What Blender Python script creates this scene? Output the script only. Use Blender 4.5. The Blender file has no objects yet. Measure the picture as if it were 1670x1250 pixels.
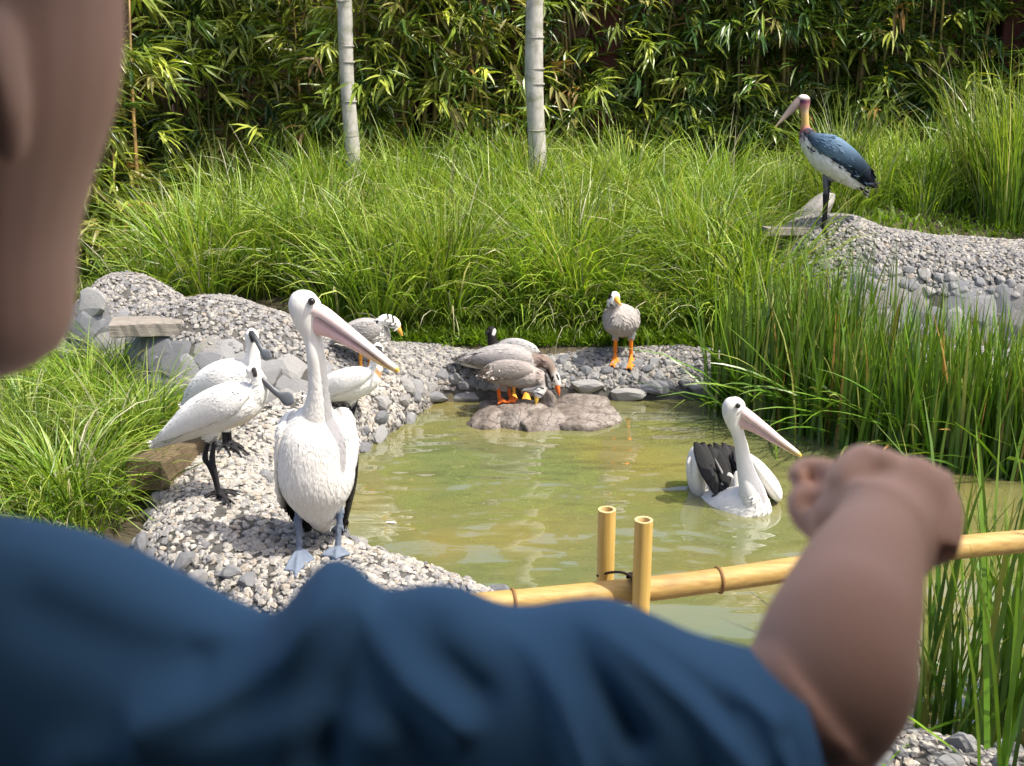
import bpy, math, random
import numpy as np
from mathutils import Vector, kdtree

random.seed(7)
rng = np.random.default_rng(7)
SC = bpy.context.scene
COL = SC.collection

# ------------------------------------------------------------------ camera, sky, sun, exposure
F, CX, CY, H = 1855.0, 835.0, 625.0, 2.4
TH = math.atan((625 - 60) / F)
CT, ST = math.cos(TH), math.sin(TH)
cam_d = bpy.data.cameras.new('camera')
cam = bpy.data.objects.new('camera', cam_d)
COL.objects.link(cam)
cam.location = (0, 0, H)
cam.rotation_euler = (math.pi / 2 - TH, 0, 0)
cam_d.sensor_width = 36.0
cam_d.lens = 36.0 * F / 1670.0
cam_d.clip_start = 0.02
cam_d.clip_end = 1500
cam_d.dof.use_dof = True
cam_d.dof.focus_distance = 6.8
cam_d.dof.aperture_fstop = 9.0
SC.camera = cam

SUN_DIR = Vector((0.47, -0.19, 0.87)).normalized()       # towards the sun
world = bpy.data.worlds.new('World')
SC.world = world
world.use_nodes = True
wn = world.node_tree
wn.nodes.clear()
w_out = wn.nodes.new('ShaderNodeOutputWorld')
w_bg = wn.nodes.new('ShaderNodeBackground')
w_sky = wn.nodes.new('ShaderNodeTexSky')
w_sky.sky_type = 'NISHITA'
w_sky.sun_disc = False
w_sky.sun_elevation = math.asin(SUN_DIR.z)
w_sky.sun_rotation = math.atan2(SUN_DIR.x, SUN_DIR.y)
w_sky.air_density = 0.8
w_sky.dust_density = 4.0
w_sky.ozone_density = 0.4
w_bg.inputs['Strength'].default_value = 0.15
wn.links.new(w_sky.outputs[0], w_bg.inputs[0])
wn.links.new(w_bg.outputs[0], w_out.inputs[0])
sun_d = bpy.data.lights.new('sun', 'SUN')
sun_d.energy = 3.3
sun_d.angle = math.radians(0.55)
sun_d.color = (1.0, 0.94, 0.83)
sun = bpy.data.objects.new('sun', sun_d)
COL.objects.link(sun)
sun.location = (20, 4, 30)
sun.rotation_euler = SUN_DIR.to_track_quat('Z', 'Y').to_euler()
SC.view_settings.view_transform = 'Standard'
SC.view_settings.look = 'None'
SC.view_settings.exposure = 1.0
SC.view_settings.gamma = 1.0
SC.view_settings.use_curve_mapping = False
SC.cycles.max_bounces = 6
SC.cycles.transparent_max_bounces = 4

# ------------------------------------------------------------------ pixel -> place helpers
CAMP = np.array([0.0, 0.0, H])
def ray(px, py):
    u = (px - CX) / F; v = (CY - py) / F
    return np.array([u, CT + v * ST, -ST + v * CT])
def at_t(px, py, t): return CAMP + t * ray(px, py)
def at_z(px, py, z):
    d = ray(px, py); return CAMP + d * ((z - H) / d[2])
def at_y(px, py, y):
    d = ray(px, py); return CAMP + d * (y / d[1])

# ------------------------------------------------------------------ object helpers
def tag(o, label=None, cat=None, group=None, kind=None):
    if label: o['label'] = label
    if cat: o['category'] = cat
    if group: o['group'] = group
    if kind: o['kind'] = kind
    return o
def thing(name, loc, label, cat, group=None):
    o = bpy.data.objects.new(name, None)
    o.empty_display_size = 0.1
    COL.objects.link(o); o.location = loc
    return tag(o, label, cat, group)
def link(name, me, parent=None, loc=None):
    o = bpy.data.objects.new(name, me)
    COL.objects.link(o)
    if parent is not None: o.parent = parent
    if loc is not None: o.location = loc
    return o
def mesh_np(name, V, Q=None, T=None, col=None, mat=None, smooth=True, origin=None):
    """mesh from vertex array, quads and triangles; per-vertex colour attribute 'tint'"""
    V = np.asarray(V, dtype=np.float64)
    if origin is not None: V = V - np.asarray(origin)
    Q = np.zeros((0, 4), int) if Q is None else np.asarray(Q, int).reshape(-1, 4)
    T = np.zeros((0, 3), int) if T is None else np.asarray(T, int).reshape(-1, 3)
    me = bpy.data.meshes.new(name)
    me.vertices.add(len(V)); me.vertices.foreach_set('co', V.astype(np.float32).ravel())
    loops = np.concatenate([Q.ravel(), T.ravel()]).astype(np.int32)
    me.loops.add(len(loops)); me.loops.foreach_set('vertex_index', loops)
    nq, nt = len(Q), len(T)
    me.polygons.add(nq + nt)
    st = np.concatenate([np.arange(nq) * 4, nq * 4 + np.arange(nt) * 3]).astype(np.int32)
    me.polygons.foreach_set('loop_start', st)
    try:
        me.polygons.foreach_set('loop_total', np.concatenate([np.full(nq, 4), np.full(nt, 3)]).astype(np.int32))
    except Exception:
        pass
    me.polygons.foreach_set('use_smooth', np.full(nq + nt, bool(smooth)))
    if col is not None:
        set_tint(me, col)
    me.update(calc_edges=True)
    me.validate()
    if mat is not None: me.materials.append(mat)
    return me
def set_tint(me, col):
    col = np.asarray(col, dtype=np.float32)
    n = len(me.vertices)
    if col.ndim == 1: col = np.tile(col[:3], (n, 1))
    c4 = np.ones((n, 4), np.float32); c4[:, :3] = col[:, :3]
    a = me.attributes.new('tint', 'FLOAT_COLOR', 'POINT')
    a.data.foreach_set('color', c4.ravel())

# ------------------------------------------------------------------ materials
class NT:
    def __init__(s, name):
        s.m = bpy.data.materials.new(name); s.m.use_nodes = True
        s.t = s.m.node_tree; s.t.nodes.clear()
        s.out = s.n('ShaderNodeOutputMaterial')
    def n(s, kind, **kw):
        x = s.t.nodes.new(kind)
        for k, v in kw.items(): setattr(x, k, v)
        return x
    def l(s, a, b): s.t.links.new(a, b)
    def noise(s, scale, detail=4, rough=0.6, vec=None):
        x = s.n('ShaderNodeTexNoise'); x.inputs['Scale'].default_value = scale
        x.inputs['Detail'].default_value = detail; x.inputs['Roughness'].default_value = rough
        if vec is not None: s.l(vec, x.inputs['Vector'])
        return x
    def coord(s, scale=(1, 1, 1), rot=(0, 0, 0), loc=(0, 0, 0)):
        c = s.n('ShaderNodeTexCoord'); m = s.n('ShaderNodeMapping')
        m.inputs['Scale'].default_value = scale; m.inputs['Rotation'].default_value = rot; m.inputs['Location'].default_value = loc
        s.l(c.outputs['Object'], m.inputs['Vector']); return m.outputs[0]
    def ramp(s, fac, stops):
        r = s.n('ShaderNodeValToRGB'); e = r.color_ramp.elements
        while len(e) > 1: e.remove(e[-1])
        e[0].position = stops[0][0]; e[0].color = (*stops[0][1], 1)
        for p, c in stops[1:]:
            k = e.new(p); k.color = (*c, 1)
        s.l(fac, r.inputs[0]); return r.outputs[0]
    def mix(s, a, b, fac, mode='MIX'):
        x = s.n('ShaderNodeMix', data_type='RGBA', blend_type=mode)
        for v, i in ((fac, 0), (a, 6), (b, 7)):
            if hasattr(v, 'node'): s.l(v, x.inputs[i])
            elif i == 0: x.inputs[0].default_value = v
            else: x.inputs[i].default_value = (*v, 1)
        return x.outputs[2]
    def attr(s, name='tint'):
        a = s.n('ShaderNodeAttribute'); a.attribute_name = name; return a.outputs['Color']
    def bump(s, h, strength=0.3, dist=0.02):
        b = s.n('ShaderNodeBump'); b.inputs['Strength'].default_value = strength; b.inputs['Distance'].default_value = dist
        s.l(h, b.inputs['Height']); return b.outputs[0]
    def pbr(s, col, rough=0.6, spec=0.5, normal=None, **kw):
        p = s.n('ShaderNodeBsdfPrincipled')
        if hasattr(col, 'node'): s.l(col, p.inputs['Base Color'])
        else: p.inputs['Base Color'].default_value = (*col, 1)
        if hasattr(rough, 'node'): s.l(rough, p.inputs['Roughness'])
        else: p.inputs['Roughness'].default_value = rough
        p.inputs['Specular IOR Level'].default_value = spec
        if normal is not None: s.l(normal, p.inputs['Normal'])
        for k, v in kw.items(): p.inputs[k.replace('_', ' ')].default_value = v
        s.l(p.outputs[0], s.out.inputs[0]); return p

def m_leaf(name, transl=0.35, gloss=0.06, rough=0.4):
    m = NT(name); c = m.attr()
    var = m.noise(9, 2, vec=m.coord())
    c = m.mix(c, (0, 0, 0), m.ramp(var.outputs[0], [(0.3, (0.3,) * 3), (0.7, (0, 0, 0))]))
    d = m.n('ShaderNodeBsdfDiffuse'); m.l(c, d.inputs[0])
    t = m.n('ShaderNodeBsdfTranslucent')
    tc = m.mix(c, (1.0, 1.0, 0.35), 1.0, 'MULTIPLY'); m.l(tc, t.inputs[0])
    mx = m.n('ShaderNodeMixShader'); mx.inputs[0].default_value = transl
    m.l(d.outputs[0], mx.inputs[1]); m.l(t.outputs[0], mx.inputs[2])
    g = m.n('ShaderNodeBsdfGlossy'); g.inputs['Roughness'].default_value = rough
    m2 = m.n('ShaderNodeMixShader'); m2.inputs[0].default_value = gloss
    m.l(mx.outputs[0], m2.inputs[1]); m.l(g.outputs[0], m2.inputs[2])
    m.l(m2.outputs[0], m.out.inputs[0]); return m.m
def m_tint(name, rough=0.7, spec=0.3, nscale=60, bstr=0.2, dist=0.004, var=0.25, stretch=(1, 1, 1), **kw):
    m = NT(name); c = m.attr(); v = m.coord(stretch)
    n = m.noise(nscale, 4, vec=v)
    c = m.mix(c, (0, 0, 0), m.ramp(n.outputs[0], [(0.35, (var,) * 3), (0.62, (0, 0, 0))]))
    m.pbr(c, rough, spec, m.bump(n.outputs[0], bstr, dist), **kw); return m.m
def m_stone(name, objrand=False):
    m = NT(name)
    v = m.coord()
    if objrand:
        oi = m.n('ShaderNodeObjectInfo')
        c = m.ramp(oi.outputs['Random'], [(0, (0.15, 0.155, 0.165)), (0.35, (0.22, 0.225, 0.235)), (0.6, (0.28, 0.28, 0.28)), (0.85, (0.34, 0.33, 0.31)), (1, (0.24, 0.23, 0.215))])
    else:
        c = m.attr()
    n = m.noise(22, 6, 0.7, v)
    c = m.mix(c, (0.10, 0.10, 0.105), m.ramp(n.outputs[0], [(0.38, (0.5,) * 3), (0.6, (0, 0, 0))]))
    n2 = m.noise(70, 3, 0.6, v)
    c = m.mix(c, (0.5, 0.49, 0.47), m.ramp(n2.outputs[0], [(0.58, (0,) * 3), (0.72, (0.35,) * 3)]))
    m.pbr(c, 0.85, 0.25, m.bump(n.outputs[0], 0.5, 0.012)); return m.m

MAT = {}
MAT['grass'] = m_leaf('grass_blade', 0.42, 0.025)
MAT['bamboo_leaf'] = m_leaf('bamboo_leaf', 0.32, 0.045, 0.35)
MAT['reed'] = m_leaf('reed_blade', 0.25, 0.06, 0.35)
MAT['stone'] = m_stone('curb_stone', True)
MAT['pebble'] = m_stone('pebble_stone')
MAT['plumage'] = m_tint('plumage', 0.75, 0.15, 55, 0.22, 0.004, 0.06, (1, 1, 0.35))
MAT['horn'] = m_tint('horn', 0.35, 0.4, 40, 0.06, 0.002, 0.10)
MAT['legskin'] = m_tint('leg_skin', 0.5, 0.4, 160, 0.3, 0.002, 0.2)
def m_simple(name, col, rough=0.6, spec=0.4, nscale=20, var=0.4, bstr=0.2, dist=0.01, stretch=(1, 1, 1), dark=None):
    m = NT(name); v = m.coord(stretch); n = m.noise(nscale, 5, 0.65, v)
    c = m.mix(col, dark or tuple(x * 0.45 for x in col), m.ramp(n.outputs[0], [(0.35, (var * 2,) * 3), (0.65, (0, 0, 0))]))
    m.pbr(c, rough, spec, m.bump(n.outputs[0], bstr, dist)); return m.m
MAT['eye'] = m_simple('eye_black', (0.012, 0.01, 0.01), 0.08, 0.6, 20, 0, 0)
MAT['mortar'] = m_simple('mortar', (0.115, 0.11, 0.10), 0.95, 0.1, 14, 0.4, 0.8, 0.02)
MAT['soil'] = m_simple('soil', (0.10, 0.085, 0.055), 0.95, 0.1, 6, 0.4, 0.6, 0.03)
MAT['boulder'] = None
MAT['deck_wood'] = m_simple('deck_wood', (0.34, 0.28, 0.22), 0.85, 0.2, 9, 0.25, 0.4, 0.01, (8, 1, 8))
MAT['concrete'] = m_simple('concrete', (0.31, 0.275, 0.235), 0.9, 0.2, 5, 0.2, 0.4, 0.01)
MAT['old_wood'] = m_simple('weathered_wood', (0.30, 0.27, 0.23), 0.85, 0.2, 9, 0.4, 0.5, 0.01, (1, 9, 9))
MAT['brown_wood'] = m_simple('brown_wood', (0.16, 0.12, 0.07), 0.8, 0.2, 9, 0.4, 0.4, 0.01, (1, 8, 8))
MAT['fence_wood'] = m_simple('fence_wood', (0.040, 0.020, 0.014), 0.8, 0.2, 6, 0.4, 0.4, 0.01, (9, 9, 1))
MAT['post_wood'] = m_simple('post_wood', (0.105, 0.034, 0.026), 0.75, 0.2, 6, 0.35, 0.4, 0.01, (9, 9, 1))
MAT['cord'] = m_simple('cord', (0.035, 0.022, 0.018), 0.8, 0.2, 80, 0.3, 0.5, 0.004)
# bamboo pole
m = NT('bamboo_pole'); v = m.coord((1.5, 40, 40)); n = m.noise(2.0, 5, 0.6, v); n2 = m.noise(5, 4, 0.6, m.coord())
c = m.ramp(n.outputs[0], [(0.3, (0.32, 0.185, 0.045)), (0.5, (0.46, 0.29, 0.08)), (0.7, (0.54, 0.38, 0.13))])
c = m.mix(c, (0.22, 0.11, 0.03), m.ramp(n2.outputs[0], [(0.48, (0,) * 3), (0.72, (0.7,) * 3)]))
m.pbr(m.mix(c, (0.25, 0.2, 0.12), 0.22), 0.55, 0.3, m.bump(n.outputs[0], 0.25, 0.004)); MAT['pole'] = m.m
m = NT('bamboo_post'); v = m.coord((40, 40, 1.5)); n = m.noise(2.0, 5, 0.6, v); n2 = m.noise(7, 4, 0.6, m.coord())
c = m.ramp(n.outputs[0], [(0.3, (0.44, 0.28, 0.07)), (0.5, (0.54, 0.36, 0.10)), (0.7, (0.60, 0.42, 0.14))])
c = m.mix(c, (0.25, 0.13, 0.04), m.ramp(n2.outputs[0], [(0.58, (0,) * 3), (0.78, (0.5,) * 3)]))
m.pbr(c, 0.42, 0.4, m.bump(n.outputs[0], 0.08, 0.003)); MAT['post'] = m.m
m = NT('bamboo_node'); m.pbr((0.20, 0.11, 0.04), 0.6, 0.3); MAT['node'] = m.m
m = NT('bamboo_cut'); n = m.noise(30, 3, 0.6, m.coord()); m.pbr(m.ramp(n.outputs[0], [(0.3, (0.5, 0.36, 0.16)), (0.7, (0.66, 0.52, 0.28))]), 0.7, 0.2); MAT['cut'] = m.m
# pale trunk with ring scars
m = NT('pale_bark'); v = m.coord(); n = m.noise(14, 6, 0.7, m.coord((1, 1, 0.5))); n2 = m.noise(5, 4, 0.6, m.coord((1, 1, 2.5)))
c = m.ramp(n.outputs[0], [(0.3, (0.26, 0.25, 0.21)), (0.5, (0.42, 0.40, 0.36)), (0.7, (0.50, 0.48, 0.44))])
c = m.mix(c, (0.17, 0.19, 0.10), m.ramp(n2.outputs[0], [(0.5, (0,) * 3), (0.68, (0.6,) * 3)]))
m.pbr(c, 0.85, 0.2, m.bump(n.outputs[0], 0.4, 0.01)); MAT['pale_bark'] = m.m
MAT['scar'] = m_simple('ring_scar', (0.33, 0.31, 0.27), 0.9, 0.1, 20, 0.3, 0.3, 0.005)
m = NT('culm'); oi = m.n('ShaderNodeObjectInfo'); n = m.noise(6, 4, 0.6, m.coord())
c = m.ramp(oi.outputs['Random'], [(0, (0.14, 0.15, 0.03)), (0.45, (0.28, 0.24, 0.06)), (0.75, (0.40, 0.28, 0.08)), (1, (0.30, 0.15, 0.05))])
m.pbr(m.mix(c, (0.05, 0.04, 0.02), m.ramp(n.outputs[0], [(0.4, (0.6,) * 3), (0.65, (0,) * 3)])), 0.45, 0.4); MAT['culm'] = m.m
# boulders: pinkish brown, wet and dark near the water
m = NT('boulder_rock'); v = m.coord(); n = m.noise(6, 7, 0.65, v); n2 = m.noise(26, 5, 0.65, v)
c = m.ramp(n.outputs[0], [(0.30, (0.062, 0.050, 0.042)), (0.47, (0.175, 0.145, 0.122)), (0.66, (0.285, 0.25, 0.22))])
c = m.mix(c, (0.42, 0.40, 0.37), m.ramp(n2.outputs[0], [(0.55, (0,) * 3), (0.7, (0.35,) * 3)]))
vo = m.n('ShaderNodeTexVoronoi', feature='DISTANCE_TO_EDGE'); vo.inputs['Scale'].default_value = 5.0
nd = m.noise(4, 4, 0.6, v); va = m.n('ShaderNodeVectorMath', operation='MULTIPLY_ADD'); m.l(nd.outputs['Color'], va.inputs[0]); va.inputs[1].default_value = (0.35, 0.35, 0.35); m.l(v, va.inputs[2]); m.l(va.outputs[0], vo.inputs['Vector'])
c = m.mix(c, (0.05, 0.04, 0.035), m.ramp(vo.outputs['Distance'], [(0.0, (0.8,) * 3), (0.035, (0,) * 3)]))
m.pbr(c, 0.6, 0.35, m.bump(n2.outputs[0], 0.9, 0.02)); MAT['boulder'] = m.m
# water: murky olive
m = NT('pond_water')
n = m.noise(0.9, 3, 0.55, m.coord())
c = m.ramp(n.outputs[0], [(0.36, (0.118, 0.138, 0.056)), (0.5, (0.148, 0.148, 0.056)), (0.66, (0.190, 0.162, 0.052))])
r1 = m.noise(1.7, 2, 0.5, m.coord((0.6, 1.5, 1), (0, 0, 0.25)))
r2 = m.noise(5.5, 2, 0.5, m.coord((0.6, 1.6, 1), (0, 0, -0.2)))
def rings(cx, cy, sc, rad):
    w = m.n('ShaderNodeTexWave', wave_type='RINGS', rings_direction='SPHERICAL'); w.inputs['Scale'].default_value = sc
    w.inputs['Distortion'].default_value = 5.0; w.inputs['Detail'].default_value = 1.5; w.inputs['Detail Scale'].default_value = 0.7
    vv = m.coord((1, 1, 0), loc=(-cx, -cy, 0)); m.l(vv, w.inputs['Vector'])
    ln = m.n('ShaderNodeVectorMath', operation='LENGTH'); m.l(vv, ln.inputs[0])
    mp = m.n('ShaderNodeMapRange'); mp.inputs[1].default_value = 0.1; mp.inputs[2].default_value = rad; mp.inputs[3].default_value = 1; mp.inputs[4].default_value = 0
    m.l(ln.outputs['Value'], mp.inputs[0])
    mu = m.n('ShaderNodeMath', operation='MULTIPLY'); m.l(w.outputs['Fac'], mu.inputs[0]); m.l(mp.outputs[0], mu.inputs[1]); return mu.outputs[0]
def add(a, b, k):
    x = m.n('ShaderNodeMath', operation='MULTIPLY_ADD'); m.l(b, x.inputs[0]); x.inputs[1].default_value = k; m.l(a, x.inputs[2]); return x.outputs[0]
h = r1.outputs[0]
h = add(h, r2.outputs[0], 0.10)
h = add(h, rings(1.2, 5.5, 2.3, 1.2), 0.06)
h = add(h, rings(-0.5, 6.1, 1.7, 1.3), 0.07)
m.pbr(c, 0.03, 0.9, m.bump(h, 0.6, 0.065), IOR=1.42, Coat_Weight=1.0, Coat_Roughness=0.02, Coat_IOR=1.5)
wp = [x for x in m.t.nodes if x.type == 'BSDF_PRINCIPLED'][0]
m.l(wp.inputs['Normal'].links[0].from_socket, wp.inputs['Coat Normal'])
MAT['water'] = m.m
# skin, cloth, hair
m = NT('child_skin'); n = m.noise(30, 4, 0.6, m.coord()); n2 = m.noise(5, 3, 0.5, m.coord())
c = m.ramp(n2.outputs[0], [(0.35, (0.68, 0.40, 0.285)), (0.65, (0.76, 0.48, 0.35))])
m.pbr(c, 0.62, 0.15, m.bump(n.outputs[0], 0.10, 0.002), Subsurface_Weight=0.10, Subsurface_Scale=0.008, Subsurface_Radius=(1.0, 0.35, 0.2)); MAT['skin'] = m.m
m = NT('navy_jersey'); n = m.noise(420, 3, 0.6, m.coord()); n2 = m.noise(3, 3, 0.5, m.coord())
c = m.ramp(n2.outputs[0], [(0.3, (0.058, 0.150, 0.265)), (0.7, (0.078, 0.190, 0.325))])
m.pbr(c, 0.85, 0.2, m.bump(n.outputs[0], 0.15, 0.001), Sheen_Weight=0.08, Sheen_Roughness=0.5); MAT['shirt'] = m.m
MAT['shorts'] = m_simple('grey_cotton', (0.10, 0.10, 0.11), 0.9, 0.2, 200, 0.2, 0.2, 0.001)
MAT['hair'] = m_simple('dark_hair', (0.014, 0.010, 0.008), 0.5, 0.4, 60, 0.3, 0.5, 0.004, (1, 1, 0.2))
MAT['shoe'] = m_simple('shoe', (0.35, 0.35, 0.36), 0.7, 0.3)

# ------------------------------------------------------------------ noise utilities on numpy arrays
def vnoise(P, seed=0, octv=3, scale=1.0):
    """cheap smooth pseudo-noise: sums of rotated sines, about -1..1"""
    r = np.random.default_rng(seed); P = np.asarray(P) * scale
    out = np.zeros(P.shape[:-1]); amp = 1.0; tot = 0
    for o in range(octv):
        for k in range(4):
            d = r.normal(size=P.shape[-1]); d /= np.linalg.norm(d)
            out += amp * np.sin((P @ d) * (2.0 ** o) * r.uniform(1.5, 3.0) + r.uniform(0, 6.28))
        tot += amp * 2.2; amp *= 0.5
    return out / tot
def sstep(a, b, x):
    t = np.clip((x - a) / (b - a), 0, 1); return t * t * (3 - 2 * t)
def crom(K, sub):
    K = np.asarray(K, float); n = len(K)
    P = np.vstack([2 * K[0] - K[1], K, 2 * K[-1] - K[-2]])
    out = []
    for i in range(n - 1):
        p0, p1, p2, p3 = P[i], P[i + 1], P[i + 2], P[i + 3]
        for j in range(sub):
            t = j / sub
            out.append(0.5 * ((2 * p1) + (-p0 + p2) * t + (2 * p0 - 5 * p1 + 4 * p2 - p3) * t * t + (-p0 + 3 * p1 - 3 * p2 + p3) * t ** 3))
    out.append(K[-1]); return np.array(out)

# ------------------------------------------------------------------ ground, pond, water
POND = np.array([(-0.56, 7.38), (-0.78, 6.99), (-0.92, 6.53), (-1.19, 5.62), (-1.17, 5.33), (-0.92, 5.05), (-0.56, 4.86), (-0.10, 4.60), (0.75, 4.08), (1.53, 3.48), (2.6, 2.7),
                 (4.2, 2.2), (5.2, 3.6), (5.2, 6.4), (4.2, 7.3), (3.0, 7.42), (1.24, 7.45), (0.06, 7.45)])
def inside(x, y):
    c = np.zeros(x.shape, bool); n = len(POND)
    for i in range(n):
        (x1, y1), (x2, y2) = POND[i], POND[(i + 1) % n]
        k = ((y1 > y) != (y2 > y)) & (x < (x2 - x1) * (y - y1) / (y2 - y1 + 1e-12) + x1)
        c ^= k
    return c
def pdist(x, y):
    d = np.full(x.shape, 1e9); n = len(POND)
    for i in range(n):
        a, b = POND[i], POND[(i + 1) % n]; ab = b - a
        t = np.clip(((x - a[0]) * ab[0] + (y - a[1]) * ab[1]) / (ab @ ab), 0, 1)
        d = np.minimum(d, np.hypot(x - a[0] - t * ab[0], y - a[1] - t * ab[1]))
    return np.where(inside(x, y), -d, d)
def ground_z(x, y):
    x = np.asarray(x, float); y = np.asarray(y, float)
    d = pdist(x, y)
    z = 0.10 + 0.0 * x
    bank = 0.27 + 0.50 * np.clip((y - 8.0) / 3.6, 0, 1.15)
    z = z + (bank - z) * sstep(7.6, 8.1, y + 0.0 * x) * sstep(-4.2, -2.2, x)
    leftrise = 0.10 + 0.32 * np.clip((y - 7.8) / 3.6, 0, 1.15)
    z = z + (leftrise - z) * (1 - sstep(-4.2, -2.2, x)) * sstep(7.4, 8.2, y)
    z = z + 0.42 * sstep(2.0, 3.2, x) * sstep(8.3, 9.4, y)
    z = z + 0.03 * vnoise(np.stack([x, y], -1), 3, 3, 0.9)
    pz = -0.30 * sstep(0.0, 0.45, -d) - 0.06
    return np.where(d < 0.10, pz, z)
gx = np.concatenate([[-600, -200, -80, -40, -20, -12], np.linspace(-8, 8, 161), [12, 20, 40, 80, 200, 600]])
gy = np.concatenate([[-600, -200, -80, -40, -15, -5], np.linspace(-2, 18, 201), [22, 30, 50, 100, 200, 600]])
GX, GY = np.meshgrid(gx, gy)
GZ = ground_z(GX, GY)
nx, ny = len(gx), len(gy)
ii = np.arange(nx * ny).reshape(ny, nx)
Q = np.stack([ii[:-1, :-1], ii[:-1, 1:], ii[1:, 1:], ii[1:, :-1]], -1).reshape(-1, 4)
o = link('ground', mesh_np('ground', np.stack([GX, GY, GZ], -1).reshape(-1, 3), Q, mat=MAT['soil'])); tag(o, kind='structure')
wx = np.linspace(-1.9, 5.6, 40); wy = np.linspace(2.0, 7.85, 40)
WX, WY = np.meshgrid(wx, wy); ii = np.arange(1600).reshape(40, 40)
cent = np.stack([0.5 * (WX[:-1, :-1] + WX[1:, 1:]), 0.5 * (WY[:-1, :-1] + WY[1:, 1:])], -1)
keep = pdist(cent[..., 0], cent[..., 1]) < 0.24
Q = np.stack([ii[:-1, :-1], ii[:-1, 1:], ii[1:, 1:], ii[1:, :-1]], -1)[keep]
o = link('water', mesh_np('water', np.stack([WX, WY, 0 * WX], -1).reshape(-1, 3), Q, mat=MAT['water'])); tag(o, kind='structure')

# ------------------------------------------------------------------ stones
def ico():
    t = (1 + 5 ** 0.5) / 2
    v = np.array([(-1, t, 0), (1, t, 0), (-1, -t, 0), (1, -t, 0), (0, -1, t), (0, 1, t), (0, -1, -t), (0, 1, -t), (t, 0, -1), (t, 0, 1), (-t, 0, -1), (-t, 0, 1)], float)
    v /= np.linalg.norm(v[0])
    f = np.array([(0, 11, 5), (0, 5, 1), (0, 1, 7), (0, 7, 10), (0, 10, 11), (1, 5, 9), (5, 11, 4), (11, 10, 2), (10, 7, 6), (7, 1, 8), (3, 9, 4), (3, 4, 2), (3, 2, 6), (3, 6, 8), (3, 8, 9), (4, 9, 5), (2, 4, 11), (6, 2, 10), (8, 6, 7), (9, 8, 1)])
    return v, f
ICO_V, ICO_F = ico()
def subdiv(v, f):
    e = {}; nv = list(v)
    def mid(a, b):
        k = (min(a, b), max(a, b))
        if k not in e:
            p = (v[a] + v[b]); e[k] = len(nv); nv.append(p / np.linalg.norm(p))
        return e[k]
    nf = []
    for a, b, c in f:
        ab, bc, ca = mid(a, b), mid(b, c), mid(c, a); nf += [(a, ab, ca), (b, bc, ab), (c, ca, bc), (ab, bc, ca)]
    return np.array(nv), np.array(nf)
ICO2_V, ICO2_F = subdiv(ICO_V, ICO_F)
ICO3_V, ICO3_F = subdiv(ICO2_V, ICO2_F)
ICO4_V, ICO4_F = subdiv(ICO3_V, ICO3_F)
def rand_rot(n, r):
    q = r.normal(size=(n, 4)); q /= np.linalg.norm(q, axis=1)[:, None]
    w, x, y, z = q.T
    return np.stack([np.stack([1 - 2 * (y * y + z * z), 2 * (x * y - z * w), 2 * (x * z + y * w)], -1),
                     np.stack([2 * (x * y + z * w), 1 - 2 * (x * x + z * z), 2 * (y * z - x * w)], -1),
                     np.stack([2 * (x * z - y * w), 2 * (y * z + x * w), 1 - 2 * (x * x + y * y)], -1)], 1)
STONE_COLS = 0.86 * np.array([1.02, 0.99, 0.94]) * np.array([(0.46, 0.44, 0.40), (0.38, 0.37, 0.36), (0.52, 0.50, 0.46), (0.30, 0.30, 0.315), (0.24, 0.245, 0.26), (0.42, 0.37, 0.31), (0.34, 0.335, 0.33)])
def pebble_mesh(name, P, N, size, r, cols, flat=0.60):
    """many small angular stones, half sunk along the surface normals"""
    n = len(P)
    base = ICO_V[None] * r.uniform(0.72, 1.15, (n, 12, 1)) * np.array([1.0, 1.0, 1.0])
    sc = np.stack([r.uniform(0.8, 1.35, n), r.uniform(0.6, 1.0, n), r.uniform(0.45, 0.85, n)], -1) * size[:, None]
    base = base * sc[:, None, :]
    V = np.einsum('nij,nkj->nki', rand_rot(n, r), base)
    along = (V * N[:, None, :]).sum(-1, keepdims=True)
    V = V - N[:, None, :] * along * (1 - flat)                    # flattened against the bed
    V = V + (P + N * size[:, None] * 0.15)[:, None, :]
    T = (ICO_F[None] + (np.arange(n) * 12)[:, None, None]).reshape(-1, 3)
    C = np.repeat(cols, 12, axis=0)
    return mesh_np(name, V.reshape(-1, 3), T=T, col=C, mat=MAT['pebble'], smooth=False)
def stone_variant(k, V0=ICO2_V, F0=ICO2_F, rough=0.16):
    r = np.random.default_rng(100 + k); v = V0.copy()
    for _ in range(9):                                            # chop with random planes: broken, faceted stone
        d = r.normal(size=3); d /= np.linalg.norm(d); lim = r.uniform(0.55, 0.85)
        s = v @ d; v = v - np.clip(s - lim, 0, None)[:, None] * d[None]
    v = v * (1 + rough * 0.5 * vnoise(v, 200 + k, 2, 1.5))[:, None]
    v /= np.abs(v).max(0)
    return mesh_np('stone', v, T=F0, mat=MAT['stone'], smooth=False)
STONES = [stone_variant(k) for k in range(14)]

def frame(N, r):
    z = Vector(N).normalized(); a = Vector((r.normal(), r.normal(), r.normal())); x = (a - z * a.dot(z)).normalized(); y = z.cross(x)
    return x, y, z
from mathutils import Matrix
def put_stone(parent, P, N, sx, sy, sz, r, sink=0.25, upright=None):
    o = bpy.data.objects.new('stone', STONES[int(r.integers(len(STONES)))])
    COL.objects.link(o); o.parent = parent
    x, y, z = frame(N, r)
    if upright is not None:
        x = Vector(upright); x = (x - z * x.dot(z)).normalized(); y = z.cross(x)
    M = Matrix((( x.x * sx, y.x * sy, z.x * sz, 0), (x.y * sx, y.y * sy, z.y * sz, 0), (x.z * sx, y.z * sy, z.z * sz, 0), (0, 0, 0, 1)))
    loc = Vector(P) + z * sz * sink
    M.translation = loc - parent.location
    o.matrix_local = M
    return o

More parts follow.
